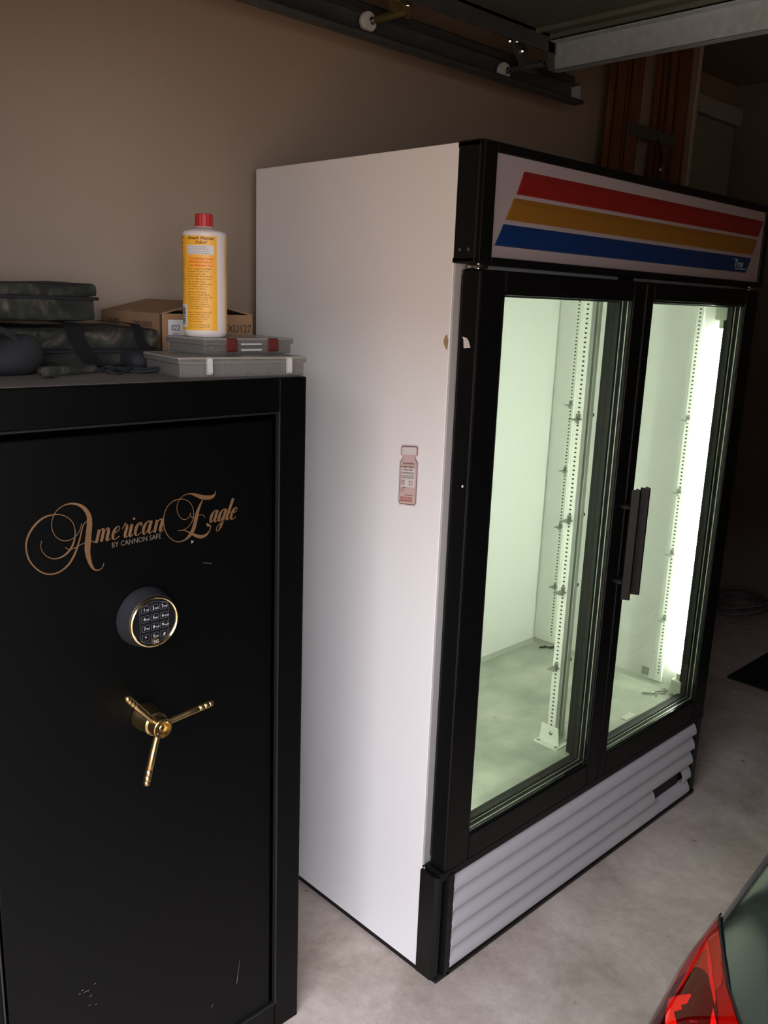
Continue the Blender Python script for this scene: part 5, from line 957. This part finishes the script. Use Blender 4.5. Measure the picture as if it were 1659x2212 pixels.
# tail lamp on the rear corner, given in (X, s) body coordinates
LAMP_UV = ([(-0.245, 0.4325), (-0.375, 0.4), (-0.43, 0.3375), (-0.475, 0.3375), (-0.51, 0.3375), (-0.54, 0.3375), (-0.57, 0.3375), (-0.6, 0.3375), (-0.62, 0.2775)], [(-0.245, 0.4425), (-0.375, 0.56), (-0.43, 0.595), (-0.475, 0.6225), (-0.51, 0.64), (-0.54, 0.655), (-0.57, 0.675), (-0.6, 0.6925), (-0.62, 0.705)])
def fan(bm, UV, off, side=1, n=10):
    """fill a convex-ish (X, s) strip between its two edge curves"""
    Lc, Rc = UV; rows = []
    for (a, b) in zip(Lc, Rc):
        rows.append([bm.verts.new(csurf(a[0] + (b[0] - a[0]) * k / n, a[1] + (b[1] - a[1]) * k / n, off, side)) for k in range(n + 1)])
    for A, Bq in zip(rows, rows[1:]):
        for k in range(n):
            try: bm.faces.new((A[k], A[k + 1], Bq[k + 1], Bq[k]))
            except ValueError: pass
def densify(C, n=5):
    out = []
    for (a, b) in zip(C, C[1:]):
        for k in range(n): out.append((a[0] + (b[0] - a[0]) * k / n, a[1] + (b[1] - a[1]) * k / n))
    return out + [C[-1]]
Lc, Rc = [densify(c) for c in LAMP_UV]
def mixc(f): return [(a[0] + (b[0] - a[0]) * f, a[1] + (b[1] - a[1]) * f) for a, b in zip(Lc, Rc)]
LAMP_SHAPES = {'pink_panel': [(-0.32, 0.5025), (-0.405, 0.5775), (-0.46, 0.61), (-0.515, 0.6375), (-0.535, 0.6425), (-0.545, 0.6375), (-0.52, 0.62), (-0.495, 0.5925), (-0.48, 0.5675), (-0.465, 0.525), (-0.475, 0.5075), (-0.45, 0.4675), (-0.415, 0.4675), (-0.4, 0.4925), (-0.36, 0.5)], 'dark_bowl': [(-0.47, 0.495), (-0.465, 0.5225), (-0.48, 0.5675), (-0.495, 0.5925), (-0.52, 0.62), (-0.55, 0.64), (-0.58, 0.655), (-0.625, 0.675), (-0.55, 0.44), (-0.5, 0.4375), (-0.455, 0.44)], 'light_strip_a': [(-0.345, 0.5), (-0.435, 0.57), (-0.45, 0.56), (-0.48, 0.56), (-0.51, 0.555), (-0.525, 0.545), (-0.515, 0.535), (-0.49, 0.535), (-0.46, 0.5325), (-0.435, 0.5375), (-0.42, 0.55)], 'light_strip_b': [(-0.345, 0.5), (-0.42, 0.56), (-0.49, 0.6075), (-0.53, 0.63), (-0.565, 0.6475), (-0.575, 0.65), (-0.545, 0.635), (-0.515, 0.615), (-0.485, 0.595), (-0.43, 0.5625)], 'reflector_a': [(-0.52, 0.515), (-0.54, 0.5675), (-0.545, 0.5925), (-0.55, 0.5975), (-0.565, 0.5975), (-0.565, 0.585), (-0.575, 0.5925), (-0.575, 0.575), (-0.6, 0.5975), (-0.625, 0.6025), (-0.62, 0.5875), (-0.56, 0.545)], 'reflector_b': [(-0.58, 0.65), (-0.605, 0.665), (-0.625, 0.6725), (-0.625, 0.6625), (-0.6, 0.655)]}
def patch(UV, off, side):
    q = B(); q.faces.new([q.verts.new((x, v, 0)) for x, v in UV]); bmesh.ops.triangulate(q, faces=q.faces[:])
    bmesh.ops.subdivide_edges(q, edges=q.edges[:], cuts=3, use_grid_fill=True)
    for v in q.verts: v.co = csurf(v.co.x, v.co.y, off, side)
    return q
for side in (1, -1):
    lb_ = B(); fan(lb_, (Lc, Rc), 0.0020, side); lo_ = obj('tail_lamp', lb_, M['lampr'], car, smooth=True, label='red tail lamp on the rear corner' if side == 1 else None)
    for nm, mk, off in (('pink_panel', 'lampp', 0.0028), ('dark_bowl', 'lampd', 0.0034), ('light_strip_a', 'lamps', 0.0040), ('light_strip_b', 'lamps', 0.0040), ('reflector_a', 'lampb', 0.0046), ('reflector_b', 'lampb', 0.0046)):
        obj(nm.replace('_a', '').replace('_b', '') if nm[-2:] in ('_a', '_b') else nm, patch(LAMP_SHAPES[nm], off, side), M[mk], lo_, smooth=True)
    q = B(); fan(q, (Lc, Rc), 0.0056, side); obj('lens', q, M['lens'], lo_, smooth=True)
    q = B(); tube(q, [csurf(p[0], p[1], 0.003, side) for p in Rc], 0.0018, 6); obj('lamp_gasket', q, M['rubber'], lo_, smooth=True)
# trunk cut line and rear window
q = B(); tube(q, [csurf(X, 0.86) for X in (-1.0, -0.95, -0.85, -0.7, -0.5, -0.3, -0.1, 0.08)], 0.003, 6); tube(q, [csurf(X, 0.86, side=-1) for X in (-1.0, -0.95, -0.85, -0.7, -0.5, -0.3, -0.1, 0.08)], 0.003, 6)
obj('trunk_seam', q, M['rubber'], car)
q = B(); bx(q, (-1.045, CYC - 0.55, 0.33), (-0.99, CYC + 0.55, 0.52), 0.02); obj('bumper', q, M['car'], car, smooth=True)
